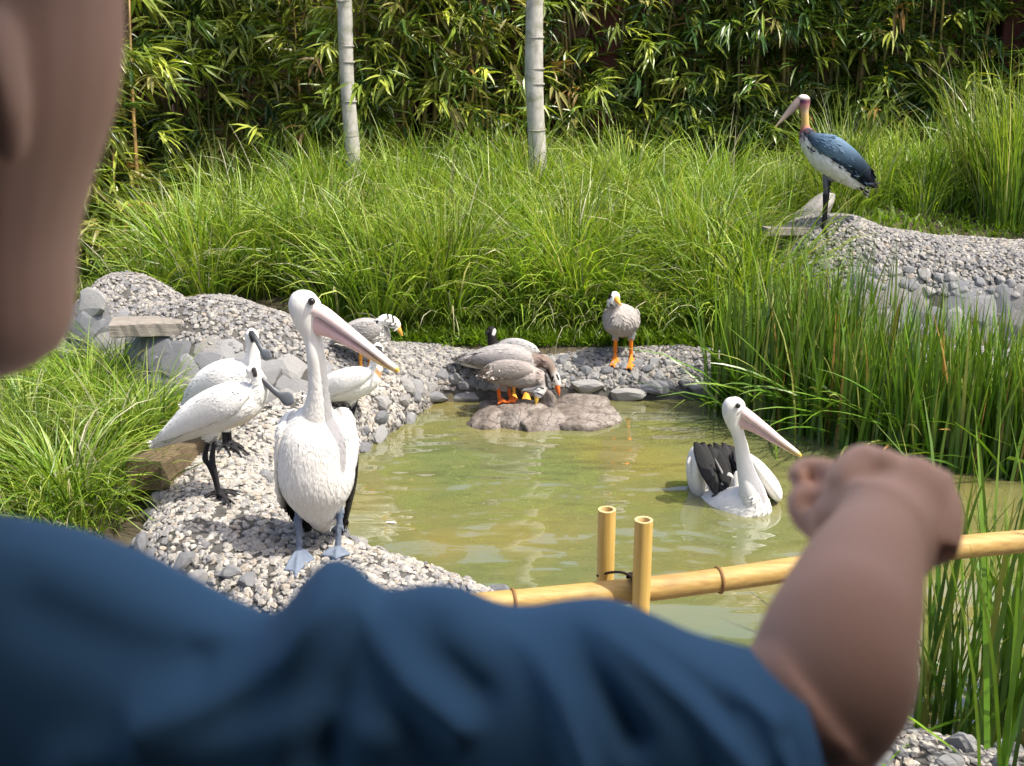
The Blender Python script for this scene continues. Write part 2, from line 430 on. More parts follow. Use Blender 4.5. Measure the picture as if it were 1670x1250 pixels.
class Curb:
    """a mound of mortar swept along a line, studded with pebbles and stones"""
    def __init__(s, keys, expo=2.3, seed=0, zb=-0.15):
        s.K = crom(keys, 12); s.e = expo; s.seed = seed; s.zb = zb
        T = np.gradient(s.K[:, :2], axis=0); T /= np.linalg.norm(T, axis=1)[:, None]
        s.Nn = np.stack([-T[:, 1], T[:, 0]], -1)
        L = np.concatenate([[0], np.cumsum(np.linalg.norm(np.diff(s.K[:, :2], axis=0), axis=1))]); s.L = L / L[-1]; s.len = L[-1]
    def pt(s, u, ph):
        """u 0..1 along, ph 0..pi from the left foot over the top to the right foot"""
        k = [np.interp(u, s.L, s.K[:, j]) for j in range(4)]; nn = [np.interp(u, s.L, s.Nn[:, j]) for j in range(2)]
        cx, cy, h, w = k
        ca, sa = np.cos(ph), np.sin(ph)
        a = np.sign(ca) * np.abs(ca) ** (2 / s.e) * w
        z = s.zb + (h - s.zb) * np.abs(sa) ** (2 / s.e)
        P = np.stack([cx + nn[0] * a, cy + nn[1] * a, z], -1)
        nz = vnoise(P, 50 + s.seed, 3, 2.3)
        P[..., 2] += 0.035 * nz * np.clip(sa, 0, 1)
        P[..., 0] += 0.03 * vnoise(P, 60 + s.seed, 2, 2.0); P[..., 1] += 0.03 * vnoise(P, 70 + s.seed, 2, 2.0)
        return P
    def pn(s, u, ph):
        e = 1e-3
        P = s.pt(u, ph); du = s.pt(np.clip(u + e, 0, 1), ph) - s.pt(np.clip(u - e, 0, 1), ph); dp = s.pt(u, ph + 4 * e) - s.pt(u, ph - 4 * e)
        N = np.cross(dp, du); ln = np.linalg.norm(N, axis=-1, keepdims=True); N = N / np.maximum(ln, 1e-9)
        flip = (N[..., 2] < -0.05)[..., None]; N = np.where(flip, -N, N)
        return P, N
    def core(s, parent):
        nu = max(24, int(s.len / 0.06)); u = np.linspace(0, 1, nu); ph = np.linspace(0, math.pi, 31)
        U, PH = np.meshgrid(u, ph, indexing='ij'); V = s.pt(U, PH)
        # close both ends
        i = np.arange(nu * 31).reshape(nu, 31)
        Q = np.stack([i[:-1, :-1], i[1:, :-1], i[1:, 1:], i[:-1, 1:]], -1).reshape(-1, 4)
        V = V.reshape(-1, 3); T = []
        for row in (0, nu - 1):
            c = len(V); V = np.vstack([V, V[i[row]].mean(0) * np.array([1, 1, 0]) + np.array([0, 0, s.zb])])
            T += [(i[row, k], i[row, k + 1], c) for k in range(30)]
        return link('mortar_core', mesh_np('mortar_core', V, Q, T, mat=MAT['mortar'], origin=parent.location), parent)
    def sample(s, n, r, pmin=0.12, pmax=math.pi - 0.12):
        # area-weighted by rejection on local arc length
        u = r.uniform(0, 1, n * 4); ph = r.uniform(pmin, pmax, n * 4)
        e = 1e-3
        d = np.linalg.norm(s.pt(u, ph + e) - s.pt(u, ph - e), axis=1); keep = r.uniform(0, 1, n * 4) < d / np.percentile(d, 97)
        return u[keep][:n], ph[keep][:n]

def studs(parent, curb, r, n_peb, size, stone_rule, stones_max, warm, pmin=0.1, pmax=math.pi - 0.1):
    u, ph = curb.sample(n_peb, r, pmin, pmax)
    P, N = curb.pn(u, ph)
    ok = stone_rule(P, N, u, ph)                                  # where the pebbles lie rather than the big stones
    P, N = P[ok], N[ok]
    # thin out by grid so pebbles do not pile up
    sz = size * r.uniform(0.7, 1.35, len(P))
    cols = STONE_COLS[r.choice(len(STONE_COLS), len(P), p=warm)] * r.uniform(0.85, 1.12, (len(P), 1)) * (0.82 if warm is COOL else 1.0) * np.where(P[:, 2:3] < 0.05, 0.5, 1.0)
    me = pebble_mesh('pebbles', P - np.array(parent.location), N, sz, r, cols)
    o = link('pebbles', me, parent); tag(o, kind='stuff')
    return u, ph

WARM = np.array([0.26, 0.16, 0.26, 0.08, 0.05, 0.10, 0.09]); COOL = np.array([0.14, 0.22, 0.14, 0.17, 0.15, 0.05, 0.13])
def poisson(P, rad):
    order = np.arange(len(P)); out = []; cell = {}
    for i in order:
        k = tuple((P[i] / rad).astype(int)); bad = False
        for dx in (-1, 0, 1):
            for dy in (-1, 0, 1):
                for dz in (-1, 0, 1):
                    for j in cell.get((k[0] + dx, k[1] + dy, k[2] + dz), ()):
                        if np.sum((P[i] - P[j]) ** 2) < rad * rad: bad = True; break
                    if bad: break
                if bad: break
            if bad: break
        if not bad:
            out.append(i); cell.setdefault(k, []).append(i)
    return np.array(out, int)

# near rim, from the lower right round the pelican to the foot of the ridge
near = Curb([(2.9, 2.30, .16, .30), (2.02, 2.84, .18, .30), (1.20, 3.27, .18, .30), (0.42, 3.79, .19, .30), (-0.27, 4.25, .21, .31), (-0.81, 4.54, .25, .42), (-1.30, 4.90, .27, .46), (-1.52, 5.40, .28, .38), (-1.52, 5.80, .29, .34), (-1.38, 6.25, .30, .34), (-1.18, 6.75, .30, .36), (-0.95, 7.2, .28, .36), (-0.8, 7.55, .26, .30)], 2.4, 1)
ridge = Curb([(-3.35, 7.85, .20, .28), (-3.1, 7.85, .50, .42), (-2.75, 7.80, .80, .50), (-2.35, 7.62, .66, .46), (-1.98, 7.32, .74, .62), (-1.5, 7.3, .60, .62), (-1.1, 7.5, .42, .52), (-0.7, 7.78, .28, .40), (0, 7.84, .235, .38), (0.8, 7.84, .235, .38), (1.5, 7.84, .24, .37), (2.3, 7.80, .26, .36), (3.2, 7.72, .28, .36), (4.4, 7.55, .28, .36)], 2.7, 2)
mound = Curb([(1.92, 9.25, .25, .20), (2.10, 9.15, .82, .40), (2.35, 9.05, 1.00, .55), (2.65, 8.95, 1.02, .62), (3.0, 8.88, .94, .68), (3.4, 8.83, .89, .72), (4.0, 8.7, .86, .76), (4.9, 8.4, .88, .80), (5.8, 8.0, .88, .80)], 2.5, 3)

r = np.random.default_rng(11)
T_near = thing('stone_curb', (-1.3, 4.9, 0.0), 'pale pebble covered curb round the near side of the pond, under the tall pelican', 'stone curb')
near.core(T_near)
u, ph = near.sample(900, r, 0.1, math.pi - 0.1)
P, N = near.pn(u, ph)
# larger stones low on the flanks: outer flank by the viewer (ph > pi/2 is the right-hand side along the sweep) and the waterline
mid = (P[:, 2] < 0.185) & (P[:, 2] > -0.06)
cand = np.where(mid)[0]; sel = cand[poisson(P[cand], 0.085)][:290]
for i in sel:
    k = r.uniform(0.035, 0.062)
    put_stone(T_near, P[i], N[i], k * r.uniform(0.9, 1.5), k * r.uniform(0.8, 1.1), k * 0.75, r, 0.3)
studs(T_near, near, r, 19000, 0.0200, lambda P, N, u, ph: P[:, 2] > -0.05, 0, WARM)

T_ridge = thing('stone_curb', (-1.9, 7.3, 0.0), 'long humped pebble curb with a grey stone face, running behind the spoonbills and along the far bank', 'stone curb')
ridge.core(T_ridge)
uu, pp = ridge.sample(6000, r, 0.05, math.pi - 0.05)
P, N = ridge.pn(uu, pp)
front = P[:, 1] < np.interp(uu, ridge.L, ridge.K[:, 1])
face = front & (P[:, 0] < -1.15) & (P[:, 2] < 0.56 * np.interp(uu, ridge.L, ridge.K[:, 2]) / 0.7 + 0.04 * vnoise(P, 5, 2, 3)) & (P[:, 2] > 0.0)
base = front & (P[:, 0] > -0.7) & (P[:, 2] > -0.02) & (P[:, 2] < 0.07)
midr = front & (P[:, 0] > -0.9) & (P[:, 2] >= 0.09) & (P[:, 2] < 0.215)
c1 = np.where(face)[0]; s1 = c1[poisson(P[c1], 0.115)][:140]
c2 = np.where(base)[0]; s2 = c2[poisson(P[c2] * np.array([1, 1, 0.3]), 0.17)][:40]
c3 = np.where(midr)[0]; s3 = c3[poisson(P[c3], 0.066)][:168]
for i in s1:
    k = r.uniform(0.10, 0.15); put_stone(T_ridge, P[i], N[i], k * r.uniform(0.9, 1.4), k * r.uniform(0.75, 1.0), k * 0.20, r, -0.3)
for i in s2:
    k = r.uniform(0.085, 0.125); put_stone(T_ridge, P[i] + np.array([0, 0, 0.03]), N[i], k * 1.15, k * 0.45, k * 0.5, r, 0.0, upright=(1, 0, 0))
for i in s3:
    k = r.uniform(0.030, 0.050); put_stone(T_ridge, P[i], N[i], k * r.uniform(0.9, 1.3), k * r.uniform(0.8, 1.0), k * 0.7, r, 0.2)
def ridge_rule(P, N, u, ph):
    fr = P[:, 1] < np.interp(u, ridge.L, ridge.K[:, 1])
    f = fr & (P[:, 0] < -1.15) & (P[:, 2] < 0.56 * np.interp(u, ridge.L, ridge.K[:, 2]) / 0.7 - 0.02)
    b = fr & (P[:, 0] > -0.7) & (P[:, 2] < 0.075)
    return ~(f | b) & (P[:, 2] > 0.02)
studs(T_ridge, ridge, r, 26000, 0.0205, ridge_rule, 0, COOL)

T_mound = thing('stone_curb', (3.4, 8.8, 0.0), 'high grey mound topped with gravel and faced with large slabs, under the stork', 'stone curb')
mound.core(T_mound)
uu, pp = mound.sample(6000, r, 0.05, math.pi - 0.05)
P, N = mound.pn(uu, pp)
front = P[:, 1] < np.interp(uu, mound.L, mound.K[:, 1])
face = (front | (P[:, 0] < 2.3)) & (P[:, 2] < 0.60) & (P[:, 2] > 0.05)
c1 = np.where(face)[0]; s1 = c1[poisson(P[c1], 0.155)][:170]
for i in s1:
    k = r.uniform(0.12, 0.18); put_stone(T_mound, P[i], N[i], k * r.uniform(0.95, 1.4), k * r.uniform(0.75, 1.0), k * 0.17, r, -0.2)
band = front & (P[:, 2] >= 0.58) & (P[:, 2] < 0.72)
c3 = np.where(band)[0]; s3 = c3[poisson(P[c3], 0.075)][:150]
for i in s3:
    k = r.uniform(0.035, 0.055); put_stone(T_mound, P[i], N[i], k * r.uniform(0.9, 1.3), k, k * 0.7, r, 0.2)
studs(T_mound, mound, r, 26000, 0.0205, lambda P, N, u, ph: P[:, 2] > 0.57, 0, COOL)

# boulders at the far side of the pond
def boulder(px0, px1, py0, py1, y, dep, seed, label, zlow=-0.12, rough=0.16):
    c = at_y((px0 + px1) / 2, (py0 + py1) / 2, y); top = at_y((px0 + px1) / 2, py0 + 3, y)[2]
    hw = (px1 - px0) / 2 * y / F / 0.96
    z0 = zlow; hz = (top - z0) / 2
    v = ICO4_V.copy(); rr = np.random.default_rng(seed)
    for _ in range(10):
        d = rr.normal(size=3); d /= np.linalg.norm(d); lim = rr.uniform(0.55, 0.85); s_ = v @ d; v = v - (np.clip(s_ - lim, 0, None) * 0.97)[:, None] * d[None]
    v = v * (1 + rough * vnoise(v, seed, 3, 1.1) + 0.05 * vnoise(v, seed + 9, 4, 4))[:, None]; v /= np.abs(v).max(0)
    v = np.sign(v) * np.abs(v) ** np.array([0.8, 0.8, 0.62])
    v = v * np.array([hw, dep, hz])
    o = link('boulder', mesh_np('boulder', v, T=ICO4_F, mat=MAT['boulder']), loc=(c[0], y, z0 + hz))
    tag(o, label, 'boulder', 'boulders at the far side of the pond'); return o
boulder(758, 850, 661, 700, 7.05, 0.20, 21, 'rounded dark brown boulder at the left end of the rocks in the pond')
boulder(796, 872, 659, 699, 6.98, 0.15, 22, 'small pale rounded boulder in front of the front goose feet')
boulder(842, 925, 664, 700, 7.0, 0.2, 23, 'low dark split boulder in the middle of the rocks, below the goose bills')
boulder(880, 1015, 657, 702, 7.08, 0.26, 24, 'broad sloping pinkish boulder, the largest of the rocks in the pond')
boulder(905, 1004, 640, 690, 7.27, 0.16, 25, 'brown boulder behind the broad pinkish one, against the far curb')
boulder(880, 914, 631, 690, 7.16, 0.09, 26, 'small upright grey boulder beside the feeding geese heads')
boulder(775, 915, 651, 690, 7.16, 0.18, 27, 'flat wet slab of rock under the feet of the feeding geese')

# timber beams built into the left curb
def box_beam(name, a, b, w, h, mat, label, cat, group=None):
    a, b = Vector(a), Vector(b); d = (b - a); L = d.length; x = d.normalized(); y = Vector((0, 0, 1)).cross(x).normalized(); z = x.cross(y)
    n = 14; V = []; Q = []
    prof = [(-1, -.86), (-.93, -1), (.93, -1), (1, -.86), (1, .86), (.93, 1), (-.93, 1), (-1, .86)]
    rr = np.random.default_rng(int(L * 1000))
    for i in range(n + 1):
        for (py_, pz_) in prof:
            j = 1 + rr.normal() * 0.03
            V.append(((i / n - .5) * L, py_ * w / 2 * j, pz_ * h / 2 * j))
    for i in range(n):
        for k in range(8): Q.append((i * 8 + k, i * 8 + (k + 1) % 8, (i + 1) * 8 + (k + 1) % 8, (i + 1) * 8 + k))
    T = []
    for i in (0, n):
        c = len(V); V.append(((i / n - .5) * L, 0, 0)); T += [(i * 8 + k, i * 8 + (k + 1) % 8, c) for k in range(8)]
    o = link(name, mesh_np(name, V, Q, T, mat=mat, smooth=False))
    M = Matrix(((x.x, y.x, z.x, 0), (x.y, y.y, z.y, 0), (x.z, y.z, z.z, 0), (0, 0, 0, 1))); M.translation = (a + b) / 2
    o.matrix_world = M; tag(o, label, cat, group); return o
a, b = at_y(182, 534, 6.96), at_y(298, 531, 7.04)
box_beam('timber_beam', a, b, 0.22, 0.085, MAT['old_wood'], 'pale weathered timber slab set into the left stone hump', 'timber beam')
a, b = at_y(236, 776, 5.3), at_y(348, 716, 6.15)
box_beam('timber_beam', a, b, 0.18, 0.15, MAT['brown_wood'], 'brown timber beam beside the curb below the front spoonbill tail', 'timber beam')
a, b = at_y(1246, 377, 8.75), at_y(1316, 376, 8.85)
box_beam('timber_beam', a, b, 0.12, 0.06, MAT['old_wood'], 'short grey plank jutting out left of the stork foot', 'timber beam')
v = ICO4_V * (1 + 0.15 * vnoise(ICO4_V, 91, 3, 1.3) + 0.04 * vnoise(ICO4_V, 92, 3, 6))[:, None] * np.array([0.10, 0.16, 0.26])
o = link('rock', mesh_np('rock', v, T=ICO4_F, mat=MAT['pebble'], col=(0.34, 0.32, 0.29)), loc=at_y(1322, 352, 9.55)); o.rotation_euler = (0, 0.75, 0)
tag(o, 'tilted rough rock standing behind the stork leg', 'rock')

# ------------------------------------------------------------------ blades of grass and reeds
def blades(name, B, az, L, lean, curve, width, cols, segs=5, mat=None, r=rng, kind='stuff', taper=1.0, origin=None, parent=None):
    n = len(B); B = np.asarray(B, float)
    t = np.linspace(0, 1, segs + 1)
    ang = lean[:, None] + curve[:, None] * t[None] ** 1.6
    ds = (L / segs)[:, None]
    hx = np.concatenate([np.zeros((n, 1)), np.cumsum(np.sin(0.5 * (ang[:, 1:] + ang[:, :-1])) * ds, 1)], 1)
    hz = np.concatenate([np.zeros((n, 1)), np.cumsum(np.cos(0.5 * (ang[:, 1:] + ang[:, :-1])) * ds, 1)], 1)
    C = np.stack([B[:, 0, None] + hx * np.cos(az)[:, None], B[:, 1, None] + hx * np.sin(az)[:, None], B[:, 2, None] + hz], -1)
    roll = r.uniform(-1.0, 1.0, n)
    S = np.stack([-np.sin(az) * np.cos(roll), np.cos(az) * np.cos(roll), np.sin(roll)], -1)
    wprof = (1 - t ** 2.2 * 0.96) * np.minimum(1, 0.55 + t * 2.5) if taper == 1.0 else (1 - 0.97 * t ** taper)
    half = 0.5 * width[:, None] * wprof[None]
    V = np.stack([C - S[:, None, :] * half[..., None], C + S[:, None, :] * half[..., None]], 2)   # n, segs+1, 2, 3
    base = np.arange(n) * (segs + 1) * 2
    q = []
    for k in range(segs): q.append(np.stack([base + 2 * k, base + 2 * k + 1, base + 2 * k + 3, base + 2 * k + 2], -1))
    Q = np.concatenate(q)
    # paler tips
    grad = (t ** 2)[None, :, None] * np.array([0.05, 0.03, 0.0])[None, None]
    CC = np.repeat((cols[:, None, :] + grad)[:, :, None, :], 2, 2).reshape(-1, 3)
    me = mesh_np(name, V.reshape(-1, 3), Q, col=CC, mat=mat, smooth=True, origin=origin)
    o = link(name, me, parent)
    if parent is None and origin is not None: o.location = origin
    if kind: o['kind'] = kind
    return o
G1 = np.array([1.12, 1.2, 1.7]) * np.array([(0.230, 0.350, 0.026), (0.300, 0.400, 0.036), (0.150, 0.270, 0.022), (0.380, 0.430, 0.075), (0.100, 0.200, 0.018), (0.50, 0.45, 0.22), (0.060, 0.130, 0.014)])
def gcols(n, r, p=(0.25, 0.23, 0.17, 0.12, 0.09, 0.07, 0.07), k=1.0):
    return G1[r.choice(7, n, p=p)] * r.uniform(0.8, 1.2, (n, 1)) * k
def cat(*ts): return [np.concatenate(x) for x in zip(*ts)]
def tufts(centers, per, spread, Lr, leanr, curver, wr, r, k=1.0, p=(0.25, 0.23, 0.17, 0.12, 0.09, 0.07, 0.07), zfun=ground_z):
    n = len(centers) * per
    c = np.repeat(np.asarray(centers), per, 0)
    tl = np.repeat(r.uniform(0.66, 1.2, len(centers)), per)
    tk = np.repeat(r.uniform(0.62, 1.2, len(centers)), per)
    a = r.uniform(0, 2 * np.pi, n); rad = spread * np.sqrt(r.uniform(0, 1, n))
    x = c[:, 0] + rad * np.cos(a); y = c[:, 1] + rad * np.sin(a)
    B = np.stack([x, y, zfun(x, y) - 0.02], -1)
    az = a + r.normal(0, 0.5, n)
    L = r.uniform(*Lr, n) * tl
    lean = np.abs(r.normal(0, 1, n)) * leanr + 0.25 * leanr * rad / spread
    curve = r.uniform(*curver, n)
    return B, az, L, lean, curve, r.uniform(*wr, n), gcols(n, r, p, k) * tk[:, None]

r = np.random.default_rng(31)
def scatter(n, x0, x1, y0, y1, ok, r):
    P = np.stack([r.uniform(x0, x1, n), r.uniform(y0, y1, n)], -1); return P[ok(P[:, 0], P[:, 1])]
# the bank behind the far curb
def bank_ok(x, y):
    front = 8.30 + 0.12 * np.sin(x * 2.3) + 0.22 * sstep(-0.2, 0.9, x) * (1 - sstep(1.2, 1.5, x)) * 0
    a = (y > front) & (x > -3.0) & (x < 2.15)
    left = (x <= -1.0) & (y < 8.45 - 0.25 * (x + 1.0) * 0.3)
    return a & ~left
C1 = scatter(250, -3.0, 2.15, 8.3, 11.6, bank_ok, r)
C2 = scatter(60, 2.0, 6.2, 9.75, 11.9, lambda x, y: y > 9.75, r)
C3 = scatter(70, -6.0, -2.6, 9.2, 11.8, lambda x, y: y > 9.2 + 0.0 * x, r)
t1 = tufts(C1, 110, 0.15, (0.55, 1.1), 0.30, (0.3, 2.0), (0.010, 0.020), r)
Cf = np.stack([np.linspace(-1.0, 2.1, 20) + r.normal(0, .05, 20), 8.3 + r.uniform(0, .12, 20)], -1)
t1 = cat(t1, tufts(Cf, 120, 0.12, (0.35, 0.65), 0.35, (1.2, 2.6), (0.008, 0.014), r, 1.0))
t2 = tufts(C2, 90, 0.16, (0.30, 0.55), 0.30, (0.4, 1.6), (0.008, 0.012), r, 1.05)
t3 = tufts(C3, 60, 0.16, (0.12, 0.26), 0.35, (0.4, 1.6), (0.008, 0.012), r, 1.05)
o = blades('tall_grass', *cat(t1, t2, t3), segs=5, mat=MAT['grass'], r=r); tag(o, 'bright green tall grass covering the bank between pond curb and bamboo', 'grass')
# tall stand of grass at the far right above the mound, behind the stork
C4 = scatter(26, 3.95, 6.0, 9.15, 10.2, lambda x, y: y > 9.15, r)
o = blades('tall_grass', *tufts(C4, 110, 0.16, (0.8, 1.5), 0.16, (0.1, 1.0), (0.010, 0.018), r, 0.9), segs=6, mat=MAT['grass'], r=r); tag(o, 'tall upright green grass growing on the mound right of the stork', 'grass', kind='stuff')
C5 = np.array([(2.75, 9.9), (2.95, 10.2), (3.2, 10.0), (3.5, 10.4), (2.5, 10.3), (3.75, 10.2), (2.3, 10.0)])
o = blades('tall_grass', *tufts(C5, 130, 0.14, (0.6, 1.05), 0.2, (0.2, 1.3), (0.009, 0.014), r, 1.0), segs=5, mat=MAT['grass'], r=r); tag(o, 'grass clumps directly behind the stork body', 'grass', kind='stuff')
# short ground cover along the curb and on the right slope
n = 14000; x = r.uniform(-1.6, 2.3, n); y = 7.98 + 0.5 * r.uniform(0, 1, n)
x2 = r.uniform(2.0, 6.5, 9000); y2 = r.uniform(9.2, 11.6, 9000)
x3 = r.uniform(-6.5, -2.7, 9000); y3 = r.uniform(8.2, 11.5, 9000)
x = np.concatenate([x, x2, x3]); y = np.concatenate([y, y2, y3]); n = len(x)
B = np.stack([x, y, ground_z(x, y) - 0.005], -1)
o = blades('ground_cover', B, r.uniform(0, 6.28, n), r.uniform(0.05, 0.14, n), r.uniform(0.1, 0.9, n), r.uniform(0, 1.2, n), r.uniform(0.012, 0.028, n), np.array([(0.16, 0.29, 0.02)]) * r.uniform(0.7, 1.3, (n, 1)), segs=2, mat=MAT['grass'], r=r); tag(o, kind='stuff')

# left: fountain tussocks between the child and the ridge, each a plant of its own
TUS = [(50, 700, 6.5, 'arching grass tussock at the left edge of the photo, level with the spoonbills'), (150, 690, 6.75, 'tall grass tussock below the weathered slab'), (225, 668, 6.9, 'upright grass tussock in front of the grey stone face'),
       (180, 770, 5.95, 'broad fountain shaped grass tussock left of the brown beam'), (70, 800, 5.6, 'dark upright grass tussock in the lower left corner'), (15, 640, 7.3, 'pale grass tussock under the child chin'), (110, 620, 7.35, 'feathery grass tussock left of the stone hump'),
       (20, 770, 5.9, 'dense grass tussock behind the dark one at the left edge'), (205, 630, 7.3, 'small grass tussock at the foot of the stone hump'), (292, 706, 6.5, 'low grass tussock touching the tail of the rear spoonbill'), (250, 740, 6.2, 'short grass tussock just above the brown beam'), (120, 850, 5.25, 'ragged grass tussock above the child shoulder')]
for px, py, y, lab in TUS:
    g = at_y(px, py, y); x0 = g[0]
    c = [(x0, y)] if px not in (180,) else [(x0, y), (x0 + 0.05, y + 0.03)]
    up = px in (70, 20); kk = 0.62 if px in (225, 292) else 1.0
    tt = tufts(c, 330 if px != 180 else 220, 0.13, (0.40 * kk, 0.72 * kk), 0.22 if up else 0.34, (0.2, 0.9) if up else (0.7, 2.3), (0.008, 0.013), r, 0.72 if up else 1.0, p=(0.25, 0.2, 0.25, 0.1, 0.1, 0.06, 0.04))
    o = blades('grass_tussock', *tt, segs=6, mat=MAT['grass'], r=r, kind=None, origin=(x0, y, float(ground_z(x0, y))))
    tag(o, lab, 'grass tussock', 'grass tussocks left of the pond')
C6 = scatter(190, -5.2, -1.75, 4.9, 8.2, lambda x, y: (y < 7.2 - 0.0 * x) & (x < -1.95 - 0.15 * (y - 5.2)) | (x < -3.3), r)
o = blades('grass', *tufts(C6, 70, 0.16, (0.22, 0.5), 0.4, (0.5, 2.0), (0.007, 0.011), r, 0.9), segs=4, mat=MAT['grass'], r=r); tag(o, 'green grass filling the ground left of the pond curb', 'grass', kind='stuff')

# reed beds on the right of the pond
R1 = np.array([1.45, 1.75, 1.45]) * np.array([(0.055, 0.115, 0.012), (0.085, 0.150, 0.014), (0.12, 0.18, 0.02), (0.035, 0.080, 0.012), (0.20, 0.19, 0.06), (0.24, 0.12, 0.045)])
def reeds(B, Lr, wr, r, lean=0.10, curve=(0.0, 0.5), bent=0.06):
    n = len(B)
    L = r.uniform(*Lr, n); az = r.uniform(0, 6.28, n)
    le = np.abs(r.normal(0, lean, n)); cu = r.uniform(*curve, n)
    b = r.uniform(0, 1, n) < bent; le[b] += r.uniform(0.5, 1.1, b.sum()); cu[b] += r.uniform(0, 0.8, b.sum())
    cols = R1[r.choice(6, n, p=(0.31, 0.26, 0.13, 0.17, 0.10, 0.03))] * r.uniform(0.8, 1.2, (n, 1))
    return B, az, L, le, cu, r.uniform(*wr, n), cols
n = 1600
f = r.uniform(0, 1, n) ** 0.8
px = 1150 + 600 * f; pyf = np.interp(px, [1130, 1300, 1450, 1670, 1760], [668, 716, 762, 792, 800]) - 4
B = []
for a, q in zip(px, pyf):
    g = at_z(a, q, 0.0); B.append((g[0], min(g[1] + abs(r.normal(0, 0.55)) * min(1.0, (a - 1100) / 250), 8.3), -0.05))
B = np.array(B); keep = ~((B[:, 1] > 7.4) & (B[:, 1] < 7.6) & (B[:, 0] < 1.5))
t1 = reeds(B[keep], (0.55, 1.05), (0.017, 0.030), r)
# a taller stand in the middle
g = at_z(1345, 700, 0.0); n = 260
B = np.stack([g[0] + r.normal(0, 0.22, n), g[1] + 0.25 + r.normal(0, 0.22, n), np.full(n, -0.05)], -1)
t2 = reeds(B, (0.9, 1.3), (0.017, 0.030), r, 0.12)
o = blades('reeds', *cat(t1, t2), segs=4, mat=MAT['reed'], r=r, taper=2.6); tag(o, 'dense green reeds standing in the water on the right of the pond', 'reeds', kind='stuff')
# near reeds in the lower right corner
n = 170; B = []
for k in range(n):
    g = at_z(r.uniform(1490, 1760), r.uniform(1120, 1235), 0.0); B.append((g[0], g[1], -0.05))
for k in range(34):
    g = at_z(r.uniform(1590, 1800), r.uniform(1265, 1420), 0.05); B.append((g[0], g[1], 0.02))
o = blades('reeds', *reeds(np.array(B), (0.6, 1.35), (0.014, 0.026), r, 0.16, (0.0, 0.6), 0.12), segs=6, mat=MAT['reed'], r=r, taper=2.6); tag(o, 'loose green reeds in the lower right corner, in front of the pond rail', 'reeds', kind='stuff')
# bent leaves drooping over the water at the foot of the reed bed
n = 70; B = []; AZ = []
for k in range(n):
    a = r.uniform(1190, 1520); g = at_z(a, np.interp(a, [1130, 1300, 1450, 1670], [672, 712, 750, 780]), 0.0); B.append((g[0], g[1] + 0.1, 0.02 + r.uniform(0, 0.25))); AZ.append(r.normal(-2.4, 0.6))
o = blades('reed_leaves', np.array(B), np.array(AZ), r.uniform(0.35, 0.8, n), r.uniform(0.7, 1.2, n), r.uniform(0.2, 0.9, n), r.uniform(0.012, 0.02, n), R1[r.choice(5, n, p=(0.3, 0.3, 0.2, 0.1, 0.1))], segs=6, mat=MAT['reed'], r=r); tag(o, 'bent reed leaves lying low over the water behind the swimming pelican', 'reeds', kind='stuff')
# a dry bent stalk
g = at_z(1660, 1060, 0.0)

# ------------------------------------------------------------------ bamboo behind, pale trunks, timber fence
def tube(P, R, seg=10, caps=True):
    P = np.asarray(P, float); R = np.asarray(R, float); n = len(P)
    T = np.gradient(P, axis=0); T /= np.linalg.norm(T, axis=1)[:, None]
    up = np.array([0.0, 0, 1]) if abs(T[0][2]) < 0.8 else np.array([1.0, 0, 0])
    V = []
    for i in range(n):
        s = np.cross(T[i], up); s /= np.linalg.norm(s); b = np.cross(s, T[i])
        a = np.linspace(0, 2 * np.pi, seg, endpoint=False)
        V.append(P[i] + R[i] * (np.cos(a)[:, None] * s + np.sin(a)[:, None] * b))
    V = np.concatenate(V); Q = []
    for i in range(n - 1):
        for k in range(seg): Q.append((i * seg + k, i * seg + (k + 1) % seg, (i + 1) * seg + (k + 1) % seg, (i + 1) * seg + k))
    T_ = []
    if caps:
        for i in (0, n - 1):
            c = len(V); V = np.vstack([V, P[i]]); T_ += [(i * seg + k, i * seg + (k + 1) % seg, c) for k in range(seg)]
    return V, Q, T_
# timber wall at the very back
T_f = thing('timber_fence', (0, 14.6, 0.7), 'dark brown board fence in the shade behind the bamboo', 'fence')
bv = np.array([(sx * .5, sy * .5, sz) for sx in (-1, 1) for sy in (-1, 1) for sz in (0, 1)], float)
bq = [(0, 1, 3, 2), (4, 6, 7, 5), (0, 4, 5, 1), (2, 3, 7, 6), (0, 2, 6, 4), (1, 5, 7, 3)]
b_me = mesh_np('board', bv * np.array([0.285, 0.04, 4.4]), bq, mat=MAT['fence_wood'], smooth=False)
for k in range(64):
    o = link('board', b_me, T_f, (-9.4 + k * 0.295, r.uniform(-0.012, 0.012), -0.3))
p_me = None
for k, (px, w) in enumerate([(212, 26), (330, 30), (700, 52), (857, 46), (985, 44), (1180, 30), (1650, 40)]):
    if px in (330, 1180): continue
    y = 12.9; g = at_y(px, 60, y); hw = w / 2 * y / F
    z0 = float(ground_z(g[0], y)) - 0.1
    labs = ['reddish timber post in the bamboo beside the child face', 'reddish post half hidden left of the left pale trunk', 'broad reddish post in the gap between the two pale trunks', 'reddish post directly behind the right pale trunk', 'reddish post right of the right pale trunk', 'thin reddish post between the right trunk and the stork', 'reddish post at the right edge above the tall grass']
    v = bv * np.array([2 * hw, 0.2, 4.6])
    o = link('timber_post', mesh_np('timber_post', v, bq, mat=MAT['post_wood'], smooth=False), loc=(g[0], y, z0)); tag(o, labs[k], 'post', 'reddish timber posts in the bamboo')
    bm = o.modifiers.new('b', 'BEVEL'); bm.width = 0.015

